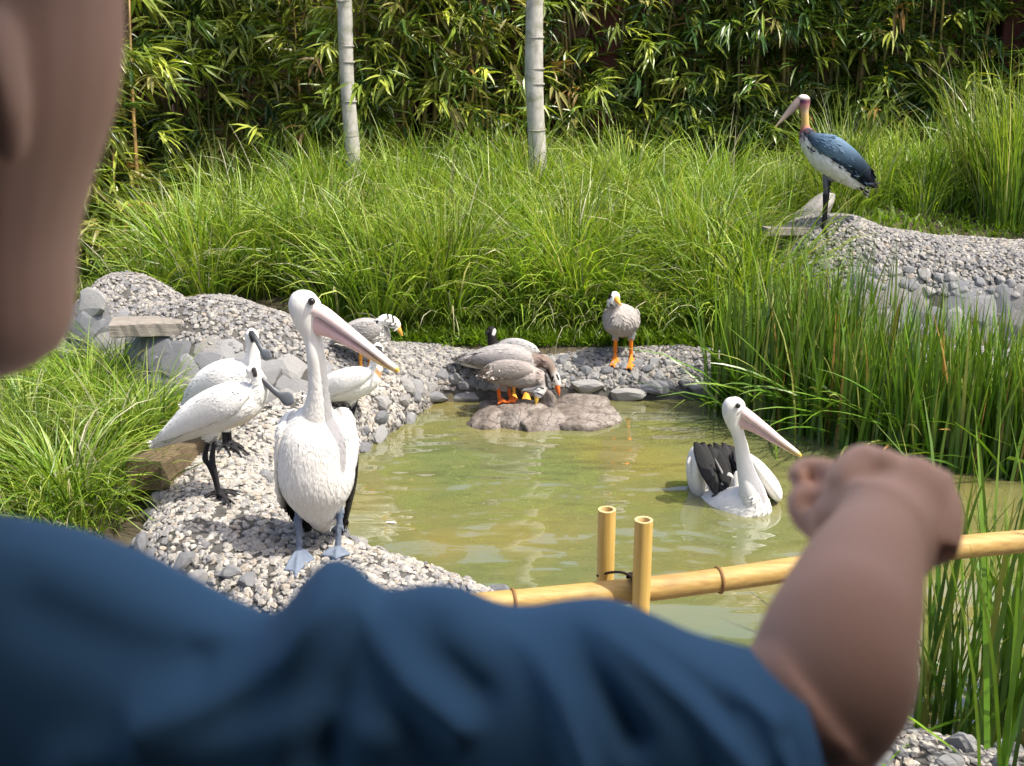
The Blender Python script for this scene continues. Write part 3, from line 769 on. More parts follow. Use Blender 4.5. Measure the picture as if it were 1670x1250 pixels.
def leaves(name, P, D, L, W, cols, mat, parent, origin, r):
    """lance shaped leaves, folded along the midrib and drooping to the tip"""
    n = len(P); D = D / np.linalg.norm(D, axis=1)[:, None]
    up = np.array([0, 0, 1.0]) + r.normal(0, 0.35, (n, 3))
    S = np.cross(D, up); S /= np.linalg.norm(S, axis=1)[:, None]; U = np.cross(S, D)
    def at(f, s, dz):
        return P + D * (L * f)[:, None] + S * (W * s)[:, None] + U * (L * dz)[:, None]
    V = np.stack([at(0, 0, 0), at(.3, -.5, .02), at(.3, 0, -.015), at(.3, .5, .02), at(.65, -.36, -.03), at(.65, 0, -.06), at(.65, .36, -.03), at(1, 0, -.17)], 1)
    b = np.arange(n) * 8
    f = lambda *k: np.stack([b + i for i in k], -1)
    T = np.concatenate([f(0, 1, 2), f(0, 2, 3), f(4, 7, 5), f(5, 7, 6)]); Q = np.concatenate([f(1, 4, 5, 2), f(2, 5, 6, 3)])
    o = link(name, mesh_np(name, V.reshape(-1, 3), Q, T, col=np.repeat(cols, 8, 0), mat=mat, smooth=False, origin=origin), parent)
    o['kind'] = 'stuff'; return o
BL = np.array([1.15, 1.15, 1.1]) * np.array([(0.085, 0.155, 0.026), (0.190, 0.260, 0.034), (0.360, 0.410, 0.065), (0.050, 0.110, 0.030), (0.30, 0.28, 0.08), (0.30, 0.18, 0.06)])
def bamboo(x, y, nculm, nspray, pal, hmax, label, r, spread=0.55, zlow=0.25, lk=1.0):
    z0 = float(ground_z(x, y))
    T = thing('bamboo_clump', (x, y, z0), label, 'bamboo', 'bamboo clumps behind the grass bank')
    Ps, Ds = [], []
    paths = []
    for k in range(nculm):
        a = r.uniform(0, 6.28); rad = 0.3 * math.sqrt(r.uniform()); bx, by = x + rad * math.cos(a) * 1.6, y + rad * math.sin(a)
        h = hmax * r.uniform(0.7, 1.0); ln = r.uniform(0.05, 0.22); dr = r.uniform(0, 6.28)
        t = np.linspace(0, 1, 9)
        P = np.stack([bx + math.cos(dr) * ln * h * t ** 1.8, by + math.sin(dr) * ln * h * t ** 1.8, z0 - 0.05 + h * t - 0.25 * ln * h * t ** 3], -1)
        paths.append(P)
        V, Q, T3 = tube(P, np.linspace(0.026, 0.008, 9) * r.uniform(0.6, 1.2), 6)
        link('culm', mesh_np('culm', V, Q, T3, mat=MAT['culm'], origin=(x, y, z0)), T)
    nb = max(1, nspray // 6)
    for s in range(nb):                                           # side branches, each with a handful of leafy twigs
        P = paths[int(r.integers(nculm))]; t = r.uniform(zlow / hmax, 1) * 8; i = min(int(t), 7); c0 = P[i] + (P[i + 1] - P[i]) * (t - i)
        a0 = r.uniform(0, 6.28); reach = abs(r.normal(0, spread)) + 0.1
        for q in range(6):
            a = a0 + r.normal(0, 0.7); d = np.array([math.cos(a), math.sin(a), r.uniform(-0.35, 0.3)]); c = c0 + d * reach * r.uniform(0.5, 1.15) + r.normal(0, 0.05, 3)
            m = int(r.integers(4, 9)); aa = a + r.normal(0, 0.65, m); el = -r.uniform(-0.35, 0.95, m)
            Ps.append(np.tile(c, (m, 1)) + r.normal(0, 0.025, (m, 3))); Ds.append(np.stack([np.cos(aa) * np.cos(el), np.sin(aa) * np.cos(el), np.sin(el)], -1))
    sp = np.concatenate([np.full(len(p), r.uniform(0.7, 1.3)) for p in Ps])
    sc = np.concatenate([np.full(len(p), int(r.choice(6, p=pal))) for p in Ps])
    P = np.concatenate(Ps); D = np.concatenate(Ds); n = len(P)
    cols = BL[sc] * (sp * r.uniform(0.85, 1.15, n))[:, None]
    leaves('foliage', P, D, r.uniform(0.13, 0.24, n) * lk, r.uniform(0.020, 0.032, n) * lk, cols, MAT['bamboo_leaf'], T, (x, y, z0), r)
YEL = (0.12, 0.34, 0.34, 0.05, 0.14, 0.01); MID = (0.20, 0.37, 0.27, 0.09, 0.06, 0.01); DRK = (0.32, 0.33, 0.17, 0.14, 0.03, 0.01)  # leaf tones per clump, with sunlight and shade put into the colour
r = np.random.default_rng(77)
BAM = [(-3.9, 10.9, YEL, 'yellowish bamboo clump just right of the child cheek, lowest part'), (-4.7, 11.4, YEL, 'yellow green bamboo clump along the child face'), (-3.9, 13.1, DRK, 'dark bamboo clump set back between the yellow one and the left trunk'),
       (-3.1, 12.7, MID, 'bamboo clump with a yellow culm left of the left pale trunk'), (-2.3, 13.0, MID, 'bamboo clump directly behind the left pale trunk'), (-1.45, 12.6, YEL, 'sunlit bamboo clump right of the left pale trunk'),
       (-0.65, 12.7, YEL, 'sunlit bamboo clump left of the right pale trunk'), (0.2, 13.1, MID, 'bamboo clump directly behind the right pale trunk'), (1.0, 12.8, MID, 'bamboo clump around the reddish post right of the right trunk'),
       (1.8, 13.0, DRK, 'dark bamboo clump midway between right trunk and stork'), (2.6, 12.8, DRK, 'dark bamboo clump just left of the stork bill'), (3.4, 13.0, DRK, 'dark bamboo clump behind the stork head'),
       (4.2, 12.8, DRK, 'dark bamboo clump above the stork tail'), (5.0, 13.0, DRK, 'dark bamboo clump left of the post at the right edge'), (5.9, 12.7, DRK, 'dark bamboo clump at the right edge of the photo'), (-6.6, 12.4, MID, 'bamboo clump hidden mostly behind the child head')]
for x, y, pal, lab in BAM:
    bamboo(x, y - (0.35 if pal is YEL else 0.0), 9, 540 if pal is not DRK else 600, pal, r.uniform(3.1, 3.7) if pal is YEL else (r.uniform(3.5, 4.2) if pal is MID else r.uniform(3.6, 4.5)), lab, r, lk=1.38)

def pale_trunk(px0, py0, px1, py1, w, y, label):
    a = at_y(px1, py1, y); b = at_y(px0, py0, y); d = (b - a) / (b[2] - a[2])
    z0 = float(ground_z(a[0], y)) - 0.1
    base = a + d * (z0 - a[2]); H_ = 7.2
    T = thing('palm_tree', tuple(base), label, 'tree', 'pale ringed trunks in the grass')
    t = np.linspace(0, 1, 60); rad = w / 2 * y / F
    P = base + d[None] * (t * H_)[:, None]
    P[:, 0] += 0.012 * np.sin(t * 23); R = rad * (1.06 - 0.2 * t + 0.03 * np.sin(t * 47 + px0))
    V, Q, T3 = tube(P, R, 20); tr = link('trunk', mesh_np('trunk', V, Q, T3, mat=MAT['pale_bark'], origin=base), T)
    rr = np.random.default_rng(int(px0)); z = 0.1
    while z < H_ - 0.3:
        c = base + d * z; i = z / H_; R0 = rad * (1.06 - 0.2 * i) + 0.004
        V, Q, T3 = tube([c + d * q for q in (-0.010, -0.004, 0.004, 0.010)], [R0 - 0.006, R0 + 0.0005, R0 + 0.0005, R0 - 0.006], 20, False)
        me = mesh_np('ring_scar', V, Q, mat=MAT['scar'], origin=base); s = link('ring_scar', me, T); s.parent = tr
        z += rr.uniform(0.12, 0.42)
    # crown above the frame
    top = base + d * H_; Ps, Ds, Ls = [], [], []
    for k in range(11):
        a0 = k * 2.4; L = rr.uniform(1.1, 1.6); tt = np.linspace(0.1, 1, 26)
        c = np.stack([top[0] + np.cos(a0) * L * tt, top[1] + np.sin(a0) * L * tt, top[2] + 0.7 * tt - 1.1 * tt ** 2], -1)
        for s in (-1, 1):
            Ps.append(c); Ds.append(np.stack([np.cos(a0 + s * 1.1) + 0 * tt, np.sin(a0 + s * 1.1) + 0 * tt, -0.4 + 0 * tt], -1))
    P = np.concatenate(Ps); n = len(P)
    leaves('crown', P, np.concatenate(Ds), np.full(n, 0.45), np.full(n, 0.035), np.tile((0.06, 0.12, 0.02), (n, 1)) * rr.uniform(.8, 1.2, (n, 1)), MAT['bamboo_leaf'], T, base, rr)
pale_trunk(561, 0, 577, 300, 22.5, 10.9, 'slim pale ringed trunk leaning slightly, the left one of two in the grass')
pale_trunk(871, 0, 876, 290, 27.5, 10.9, 'straight pale ringed trunk, the right one of two in the grass')
# ------------------------------------------------------------------ lofted figures
def loft_w(K, seg=22, sub=6, dax=(0, 1, 0)):
    """K rows: x y z a b r g b (world, metres). a: radius across, b: radius along dax"""
    K = crom(np.asarray(K, float), sub); K[:, 3:5] = np.maximum(K[:, 3:5], 1e-4); K[:, 5:8] = np.clip(K[:, 5:8], 0, 1)
    P = K[:, :3]; T = np.gradient(P, axis=0); T /= np.maximum(np.linalg.norm(T, axis=1), 1e-9)[:, None]
    D0 = np.asarray(dax, float); th = np.linspace(0, 2 * np.pi, seg, endpoint=False); V = []
    prev = None
    for i in range(len(P)):
        D = D0 - T[i] * (D0 @ T[i])
        if np.linalg.norm(D) < 0.25 and prev is not None: D = prev - T[i] * (prev @ T[i])
        D /= np.linalg.norm(D); prev = D; S = np.cross(T[i], D)
        V.append(P[i] + K[i, 3] * np.cos(th)[:, None] * S + K[i, 4] * np.sin(th)[:, None] * D)
    n = len(P); V = np.concatenate(V); C = np.repeat(K[:, 5:8], seg, 0)
    i = np.arange(n * seg).reshape(n, seg); j = np.roll(i, -1, 1)
    Q = np.stack([i[:-1], i[1:], j[1:], j[:-1]], -1).reshape(-1, 4)
    T3 = []
    for row, e in ((0, 0), (n - 1, 1)):
        c = len(V); V = np.vstack([V, P[row]]); C = np.vstack([C, K[row, 5:8]])
        T3 += [(i[row, (k + 1) % seg], i[row, k], c) if e == 0 else (i[row, k], i[row, (k + 1) % seg], c) for k in range(seg)]
        T3 = [tuple(int(x) for x in t) for t in T3]
    return V, Q[:, ::-1], np.array(T3)[:, ::-1], C
def join(parts):
    V, Q, T, C = [], [], [], []; n = 0
    for v, q, t, c in parts:
        V.append(v); C.append(c); n0 = n; n += len(v)
        if len(q): Q.append(np.asarray(q) + n0)
        if len(t): T.append(np.asarray(t) + n0)
    return np.concatenate(V), (np.concatenate(Q) if Q else None), (np.concatenate(T) if T else None), np.concatenate(C)
def to_px(V):
    d = V - CAMP; dep = d[:, 1] * CT - d[:, 2] * ST; up = d[:, 1] * ST + d[:, 2] * CT
    return CX + F * d[:, 0] / dep, CY - F * up / dep, dep
def fuse(name, parts, voxel, mat, parent, smooth=3, paint=None):
    """one continuous skin over the lofts; colours carried over from the nearest loft"""
    V, Q, T, C = join(parts)
    me = mesh_np('tmp', V, Q, T); ob = bpy.data.objects.new('tmp', me); COL.objects.link(ob)
    m1 = ob.modifiers.new('r', 'REMESH'); m1.mode = 'VOXEL'; m1.voxel_size = voxel; m1.use_smooth_shade = True
    m2 = ob.modifiers.new('s', 'SMOOTH'); m2.factor = 0.5; m2.iterations = smooth
    dg = bpy.context.evaluated_depsgraph_get()
    out = bpy.data.meshes.new_from_object(ob.evaluated_get(dg)); bpy.data.objects.remove(ob); bpy.data.meshes.remove(me)
    out.name = name
    n = len(out.vertices); W = np.empty(n * 3, np.float32); out.vertices.foreach_get('co', W); W = W.reshape(-1, 3).astype(float)
    if mat is MAT['skin']: V, C = V[:8], C[:8]
    kd = kdtree.KDTree(len(V))
    for i, p in enumerate(V): kd.insert(p, i)
    kd.balance()
    col = np.empty((n, 3))
    for i in range(n):
        f = kd.find_n(W[i], 3); w = np.array([1 / (x[2] + 1e-4) ** 2 for x in f]); col[i] = (w[:, None] * C[[x[1] for x in f]]).sum(0) / w.sum()
    if paint is not None: col = paint(W, col)
    set_tint(out, col)
    W = W - np.array(parent.location); out.vertices.foreach_set('co', W.astype(np.float32).ravel())
    out.polygons.foreach_set('use_smooth', np.ones(len(out.polygons), bool)); out.update()
    out.materials.clear(); out.materials.append(mat)
    return link(name, out, parent)
def strokes(S):
    def f(W, col):
        x, y, _ = to_px(W)
        for (x0, y0, x1, y1, rad, c) in S:
            d = np.array([x1 - x0, y1 - y0], float); L2 = max(d @ d, 1e-9)
            t = np.clip(((x - x0) * d[0] + (y - y0) * d[1]) / L2, 0, 1)
            k = np.hypot(x - x0 - t * d[0], y - y0 - t * d[1]); k = 1 - sstep(rad - 0.7, rad + 0.7, k)
            col = col * (1 - k[:, None]) + np.array(c)[None] * k[:, None]
        return col
    return f

from mathutils.bvhtree import BVHTree
def _bvh():
    Vs, Ps = [], []; n = 0
    for o in bpy.data.objects:
        if o.type == 'MESH' and (o.name.startswith('mortar_core') or o.name.startswith('boulder') or o.name == 'ground'):
            L = o.parent.location if o.parent else Vector((0, 0, 0))
            L = L if o.parent else o.location
            Vs += [v.co + L for v in o.data.vertices]; Ps += [[i + n for i in p.vertices] for p in o.data.polygons]; n += len(o.data.vertices)
    return BVHTree.FromPolygons(Vs, Ps)
BV = _bvh()
def hit(px, py):
    d = ray(px, py); h = BV.ray_cast(Vector(CAMP), Vector(d).normalized()); return np.array(h[0])
def drop(x, y):
    h = BV.ray_cast(Vector((x, y, 3)), Vector((0, 0, -1))); return h[0][2]

class Fig:
    def __init__(s, y0, k=1.0): s.y = y0; s.m = y0 / F / 0.955
    def p(s, px, py, dy=0): return at_y(px, py, s.y + dy)
    def L(s, keys, col=None, seg=22, sub=6, dax=(0, 1, 0)):
        K = []
        for k in keys:
            c = k[5] if len(k) > 5 else col
            K.append([*s.p(k[0], k[1], k[2]), k[3] * s.m, k[4] * s.m, *c])
        return loft_w(K, seg, sub, dax)
    def feather(s, a, b, w, c, th=1.2, bow=0.0):
        prof = [(0, .35), (.2, .8), (.5, 1), (.8, .9), (.94, .55), (1, .1)]
        ks = [(a[0] + (b[0] - a[0]) * t, a[1] + (b[1] - a[1]) * t - bow * math.sin(t * math.pi), a[2] + (b[2] - a[2]) * t, w * q, th, c) for t, q in prof]
        return s.L(ks, seg=10, sub=3)
    def eye(s, parent, px, py, dy, r):
        me = mesh_np('eye', ICO3_V * r * s.m, T=ICO3_F, mat=MAT['eye']); return link('eye', me, parent, s.p(px, py, dy) - np.array(parent.location))
    def part(s, name, parts, mat, parent, label=None):
        V, Q, T, C = join(parts); o = link(name, mesh_np(name, V, Q, T, col=C, mat=mat, origin=parent.location), parent)
        if label: o['label'] = label
        return o
def web(anchor, toes, th, col):
    """webbed foot: thick skin between three toes, edges drawn in between the tips"""
    pts = []
    for i, t in enumerate(toes):
        pts.append(t)
        if i < len(toes) - 1: pts.append((np.array(t) + np.array(toes[i + 1])) * 0.5 * 0.86 + np.array(anchor) * 0.14)
    ring = [np.array(anchor) + np.array([0, 0.012, 0])] + [np.array(p) for p in pts]
    n = len(ring); up = np.array([0, 0, th / 2]); V = [p + up for p in ring] + [p - up for p in ring]
    V[0] = V[0] + up * 2
    T = [(0, i, i + 1) for i in range(1, n - 1)] + [(n, n + i + 1, n + i) for i in range(1, n - 1)]
    Q = [(i, n + i, n + (i + 1) % n, (i + 1) % n) for i in range(n)]
    return np.array(V), np.array(Q), np.array(T), np.tile(col, (2 * n, 1)).astype(float)
def toe(a, b, r0, r1, col, arch=0.012):
    a, b = np.array(a), np.array(b); ks = [[*(a + (b - a) * t + np.array([0, 0, arch * math.sin(t * math.pi)])), r0 + (r1 - r0) * t, r0 + (r1 - r0) * t, *col] for t in (0, .35, .7, 1)]
    return loft_w(ks, 10, 3, (0, 0, 1))
def standing(px, py, lift=0.012):
    h = hit(px, py); return h + np.array([0, 0, lift])

def coat(T, areas, flow, n, ln, wd, edge=1.0, r=np.random.default_rng(3), lift=0.045, dark=False):
    """small overlapping feathers lying over the body and wings, tips towards the tail"""
    Pall, Nall, Call = [], [], []
    for o in list(T.children):
        if not (o.name.startswith('body') or o.name.startswith('wing')): continue
        me = o.data; k = len(me.vertices); V = np.empty(k * 3, np.float32); me.vertices.foreach_get('co', V); V = V.reshape(-1, 3).astype(float) + np.array(T.location)
        N = np.empty(k * 3, np.float32); me.vertices.foreach_get('normal', N); N = N.reshape(-1, 3).astype(float)
        C = np.empty(k * 4, np.float32); me.attributes['tint'].data.foreach_get('color', C); C = C.reshape(-1, 4)[:, :3].astype(float)
        me.calc_loop_triangles(); t = np.empty(len(me.loop_triangles) * 3, np.int32); me.loop_triangles.foreach_get('vertices', t); t = t.reshape(-1, 3)
        ar = np.linalg.norm(np.cross(V[t[:, 1]] - V[t[:, 0]], V[t[:, 2]] - V[t[:, 0]]), axis=1) / 2
        Pall.append((V, N, C, t, ar))
    tot = sum(p[4].sum() for p in Pall)
    P, Nn, Cc = [], [], []
    for V, N, C, t, ar in Pall:
        m = int(n * ar.sum() / tot); f = r.choice(len(t), m, p=ar / ar.sum()); b = r.dirichlet((1, 1, 1), m)
        P.append((V[t[f]] * b[..., None]).sum(1)); Nn.append((N[t[f]] * b[..., None]).sum(1)); Cc.append((C[t[f]] * b[..., None]).sum(1))
    P = np.concatenate(P); N = np.concatenate(Nn); C = np.concatenate(Cc); N /= np.maximum(np.linalg.norm(N, axis=1), 1e-9)[:, None]
    x, y, _ = to_px(P); ok = np.zeros(len(P), bool)
    for (x0, y0, x1, y1, rad) in areas:
        d = np.array([x1 - x0, y1 - y0], float); q = np.clip(((x - x0) * d[0] + (y - y0) * d[1]) / max(d @ d, 1e-9), 0, 1)
        ok |= np.hypot(x - x0 - q * d[0], y - y0 - q * d[1]) < rad
    ok &= (C[:, 0] - C[:, 2] < 0.28) & (C[:, 2] - C[:, 0] < (0.3 if dark else 0.07)) & ((C.mean(1) > 0.09) | dark)
    P, N, C = P[ok], N[ok], C[ok]; m = len(P)
    Fl = np.array(flow)[None] + r.normal(0, .12, (m, 3)); D = Fl - N * (Fl * N).sum(1)[:, None]; q = np.linalg.norm(D, axis=1); ok = q > 0.25
    P, N, C, D = P[ok], N[ok], C[ok], D[ok] / q[ok][:, None]; m = len(P)
    S = np.cross(D, N); L = ln * r.uniform(.7, 1.25, m)[:, None]; W = wd * r.uniform(.8, 1.2, m)[:, None]
    f = lambda a, s_, h: P + D * L * a + S * W * s_ + N * (L * h)
    V = np.stack([f(0, 0, -.02), f(.35, -.5, .02), f(.35, 0, .06), f(.35, .5, .02), f(.8, -.38, lift * .55), f(.8, 0, lift), f(.8, .38, lift * .55), f(1.0, 0, lift * .9)], 1)
    b = np.arange(m) * 8; g = lambda *k: np.stack([b + i for i in k], -1)
    T3 = np.concatenate([g(0, 1, 2), g(0, 2, 3), g(4, 7, 5), g(5, 7, 6)]); Q = np.concatenate([g(1, 4, 5, 2), g(2, 5, 6, 3)])
    C = C * r.uniform(.94, 1.04, (m, 1)); Ce = np.clip(C * edge, 0, .82)
    CC = np.stack([C, C, C, C, C * .5 + Ce * .5, C, C * .5 + Ce * .5, Ce], 1).reshape(-1, 3)
    o = link('feathers', mesh_np('feathers', V.reshape(-1, 3), Q, T3, col=CC, mat=MAT['plumage'], origin=T.location), T); o['kind'] = 'stuff'
WHITE = (0.70, 0.685, 0.65); CREAM = (0.66, 0.61, 0.50); BLACK = (0.016, 0.014, 0.014); BLUEG = (0.15, 0.18, 0.235); PINK = (0.66, 0.44, 0.42); PALEPINK = (0.70, 0.56, 0.54); YELL = (0.72, 0.46, 0.08)

# ------------------------------------------------------------------ standing pelican
f0 = standing(520, 908)
B = Fig(f0[1])
T = thing('pelican', tuple(f0), 'tall white pelican with long pink bill standing on the near pebble curb', 'pelican', 'pelicans')
parts = [B.L([(518, 664, .0, 18, 18), (517, 688, .02, 46, 36), (516, 712, .03, 60, 50), (515, 745, .04, 65, 58), (516, 778, .05, 64, 60), (518, 800, .07, 57, 54), (521, 818, .09, 44, 44), (524, 834, .12, 29, 34), (526, 850, .15, 20, 22), (527, 864, .17, 7, 8)], WHITE, 30),
         B.L([(517, 694, .02, 36, 30), (518, 670, .0, 25, 22), (519, 642, -.01, 17.5, 17), (518, 610, -.01, 15.5, 16), (515, 580, -.01, 15, 15.5), (510, 552, 0, 15.5, 15), (503, 530, 0, 20, 18), (499, 512, 0, 25, 20), (498, 497, 0, 27, 21), (502, 485, 0, 22, 17), (505, 478, 0, 11, 9), (506, 475.5, 0, 3, 3)], WHITE)]
for (lx, ly, ax, ay, tips) in ((485, 816, 488, 900, [(464, 926), (482, 936), (512, 912)]), (556, 816, 551, 898, [(524, 908), (548, 918), (571, 907)])):
    g = standing(ax, ay + 6); dy = g[1] - B.y
    parts.append(B.L([(lx, ly - 8, .07, 11, 11, WHITE), (lx, ly + 6, .06, 8, 8, CREAM), (lx + .2 * (ax - lx), ly + 16, .05 * .8, 6, 6, BLUEG), (lx + .45 * (ax - lx), ly + 36, dy * .5 + .02, 5.4, 5.4, BLUEG), (lx + .52 * (ax - lx), ly + 42, dy * .5 + .02, 7, 7, BLUEG), (lx + .62 * (ax - lx), ly + 48, dy * .6 + .015, 5.2, 5.2, BLUEG), (ax, ay - 12, dy, 5, 5, BLUEG), (ax, ay, dy, 6, 6, BLUEG), (ax, ay + 5, dy, 5, 5, BLUEG)], seg=14))
    an = g + np.array([0, 0, 0.012]); tp = []
    for q in tips:
        p = at_z(q[0], q[1], g[2] + 0.004); p[2] = max(drop(p[0], p[1]) + 0.014, g[2] - 0.03); tp.append(p)
    parts.append(web(an, tp, 0.013, (0.17, 0.205, 0.265)))
    for p in tp: parts.append(toe(an + np.array([0, 0, .004]), p, 0.011, 0.006, BLUEG, 0.008))
rp = np.random.default_rng(5)
body = fuse('body', parts, 0.0052, MAT['plumage'], T, 3, strokes([(480, 488, 490, 476, 6, (0.66, 0.65, 0.63)), (472, 500, 476, 516, 4, (0.62, 0.61, 0.60)), (520, 500, 506, 512, 1.2, (.25, .2, .2))]))
B.part('bill', [B.L([(508, 504, -.01, 13, 13, PALEPINK), (528, 512, -.03, 12, 12, PALEPINK), (560, 535, -.06, 9.5, 10, PALEPINK), (600, 565, -.10, 6.5, 9, (0.76, .66, .62)), (630, 589, -.13, 5, 8, (.66, .54, .46)), (643, 599, -.147, 4.5, 6.5, (.66, .54, .40)), (647, 603, -.15, 4.0, 5, YELL), (650, 607, -.152, 1.5, 2, YELL)], seg=18),
                B.L([(505, 527, -.01, 21, 9, PINK), (522, 531, -.025, 17, 9, PINK), (545, 543, -.045, 11, 9, PINK), (580, 565, -.08, 7, 8, (0.70, 0.46, 0.42)), (620, 592, -.12, 3.6, 6, (0.72, .5, .2)), (647, 607, -.15, 1.5, 3, YELL)], seg=18),
                B.L([(505, 515, -.005, 5, 8, PINK), (505, 535, -.008, 7, 8, PINK), (506, 552, -.008, 4.5, 6, PINK), (507, 559, -.008, 1.5, 2, PINK)], seg=14),
                B.L([(517, 517, -.045, 1.3, 3, (.20, .15, .16)), (545, 535, -.068, 1.1, 3, (.22, .16, .17)), (600, 572, -.115, .9, 3, (.25, .18, .16)), (640, 601, -.15, .5, 2, (.3, .2, .12))], seg=8)], MAT['horn'], T)
B.eye(T, 508, 492, -.052, 6.2); B.eye(T, 494, 492, .058, 6.2)
sh = [(1, [(551, 680, .05, 9, 24, WHITE), (562, 692, .07, 14, 42, WHITE), (569, 716, .10, 13, 52, WHITE), (574, 738, .12, 10, 54, WHITE), (575, 752, .14, 8.5, 52, BLACK), (574, 790, .16, 7, 45, BLACK), (568, 828, .21, 5, 30, BLACK), (561, 858, .26, 4, 12, BLACK)]),
      (-1, [(480, 680, .05, 9, 24, WHITE), (468, 692, .07, 13, 42, WHITE), (463, 716, .10, 10, 52, WHITE), (460, 745, .12, 7, 54, WHITE), (461, 780, .13, 6, 52, WHITE), (468, 800, .17, 5, 45, BLACK), (485, 835, .22, 5, 30, BLACK), (505, 860, .26, 5, 14, BLACK)])]
for sgn, ks in sh:
    fs = [B.L(ks, seg=20)]
    for k in range(7):
        x0 = ks[3][0] + sgn * (1 - k * .6); fs.append(B.feather((x0 - sgn * 3, 728 + 3 * k, .06 + .02 * k), (ks[-1][0] + sgn * (8 - 3.0 * k) * .4, 800 + 9.0 * k, .12 + .02 * k), 6, BLACK if k > 0 else (.5, .49, .48), 2.0))
    B.part('wing', fs, MAT['plumage'], T)
B.part('tail', [B.feather((x0, 832, .14), (x1, y1, .22), 8, BLACK) for x0, x1, y1 in ((512, 502, 852), (515, 509, 858), (520, 531, 864), (540, 552, 858), (545, 560, 861), (548, 566, 857))] + [B.feather((516 + 5 * k, 838, .1), (512 + 7 * k, 858 + rp.uniform(-3, 5), .13), 6, WHITE) for k in range(6)], MAT['plumage'], T)

coat(T, [(516, 700, 518, 830, 72), (518, 640, 518, 690, 40)], (0, .25, -1), 8000, .030, .010, dark=True, lift=.012)

# ------------------------------------------------------------------ swimming pelican
B = Fig(5.72)
c0 = at_z(1190, 845, 0)
T = thing('pelican', tuple(c0), 'white pelican with raised black and white wings swimming on the pond', 'pelican', 'pelicans')
fuse('body', [B.L([(1124, 808, .42, 6, 5), (1138, 806, .33, 24, 16), (1158, 816, .2, 44, 30), (1180, 824, .08, 54, 38), (1203, 830, -.04, 52, 42), (1224, 832, -.14, 39, 42), (1237, 829, -.2, 24, 33), (1244, 830, -.23, 8, 9)], WHITE, 30, 6, (0, 0, 1)),
              B.L([(1232, 830, -.17, 25, 22), (1227, 804, -.17, 21, 20), (1219, 778, -.15, 16, 15), (1213, 752, -.13, 12.5, 12.5), (1209, 728, -.12, 11, 11), (1203, 706, -.12, 10.5, 10.5), (1197, 688, -.12, 13.5, 12), (1196, 675, -.12, 18, 14.5), (1198, 663, -.12, 19.5, 15.5), (1202, 654, -.12, 14, 12), (1204, 649, -.12, 5, 5)], WHITE)], 0.006, MAT['plumage'], T, 3, strokes([(1184, 656, 1181, 674, 4, (.62, .61, .6)), (1212, 668, 1202, 677, 1.0, (.25, .2, .2)), (1150, 853, 1246, 853, 8, (0.68, 0.60, 0.34))]))
B.part('bill', [B.L([(1206, 668, -.13, 9.5, 9, PALEPINK), (1220, 678, -.15, 9, 9, PALEPINK), (1245, 696, -.19, 7, 8, PALEPINK), (1272, 717, -.23, 5, 7, PALEPINK), (1295, 734, -.27, 3.5, 6, (.78, .66, .5)), (1304, 742, -.28, 3, 4, YELL), (1306, 746, -.28, 1, 1.5, YELL)], seg=18),
                B.L([(1203, 684, -.13, 16, 7, PINK), (1214, 688, -.14, 13, 7, PINK), (1232, 699, -.17, 8, 7, PINK), (1262, 719, -.21, 4.5, 6, PINK), (1300, 743, -.275, 1.5, 3, YELL)], seg=18),
                B.L([(1203, 690, -.13, 6, 6, PINK), (1204, 700, -.13, 5, 5, PINK), (1206, 711, -.13, 1.5, 2, PINK)], seg=12),
                B.L([(1216, 679, -.185, .9, 2, (.22, .16, .17)), (1250, 704, -.22, .8, 2, (.22, .16, .17)), (1290, 733, -.28, .5, 2, (.3, .2, .1))], seg=8)], MAT['horn'], T)
B.eye(T, 1203.5, 662, -.178, 4.4); B.eye(T, 1193, 662, -.068, 4.4)
fs = [B.L([(1148, 730, .10, 5, 14), (1137, 742, .10, 11, 30), (1134, 765, .12, 15, 36), (1137, 790, .14, 15, 34), (1143, 808, .16, 10, 24), (1147, 816, .16, 3, 8)], WHITE, 20)]
for k in range(5):
    fs.append(B.feather((1126 + .4 * k, 745 + 7 * k, .05), (1122 + 1.2 * k, 757 + 7 * k, .04), 3, (.62, .62, .62), .9))
tops = [(1134, 722), (1140, 724), (1146, 722), (1151, 727), (1157, 725), (1163, 730), (1168, 732)]; ends = [(1156, 784), (1162, 795), (1168, 806), (1174, 814), (1179, 819), (1184, 806), (1187, 792)]
for k, (a, b) in enumerate(zip(tops, ends)):
    fs.append(B.feather((a[0], a[1], .08), (b[0], b[1] + 2, -.07), 10, (0.022 + .006 * (k % 3),) * 3, 1.6, 2))
    fs.append(B.feather((a[0] + 6, a[1] + 12, .08), (a[0] - 2 + 2 * (k % 2), a[1] - 1, .10), 3, BLACK, 1.0))
for k in range(3): fs.append(B.feather((1166 + 3 * k, 748 + 6 * k, -.01), (1183 + 4 * k, 783 + 5 * k, -.03), 1.6, (.30, .29, .29), .8))
B.part('wing', fs, MAT['plumage'], T)
fs = [B.L([(1222, 742, .02, 3, 10), (1232, 756, .0, 9, 26), (1246, 774, -.02, 12, 32), (1260, 795, -.03, 13, 30), (1266, 809, -.03, 9, 20), (1265, 817, -.03, 3, 6)], WHITE, 20)]
tops = [(1166, 724), (1173, 727), (1180, 724), (1187, 727), (1194, 729), (1200, 734)]; ends = [(1190, 776), (1194, 784), (1198, 785), (1202, 775), (1205, 765), (1207, 757)]
for k, (a, b) in enumerate(zip(tops, ends)):
    fs.append(B.feather((a[0], a[1], .16), (b[0], b[1] + 3, .0), 9.5, (0.020 + .006 * (k % 3),) * 3, 1.6, 2))
    fs.append(B.feather((a[0] + 6, a[1] + 10, .17), (a[0] - 3, a[1] - 2, .19), 2.6, BLACK, 1.0))
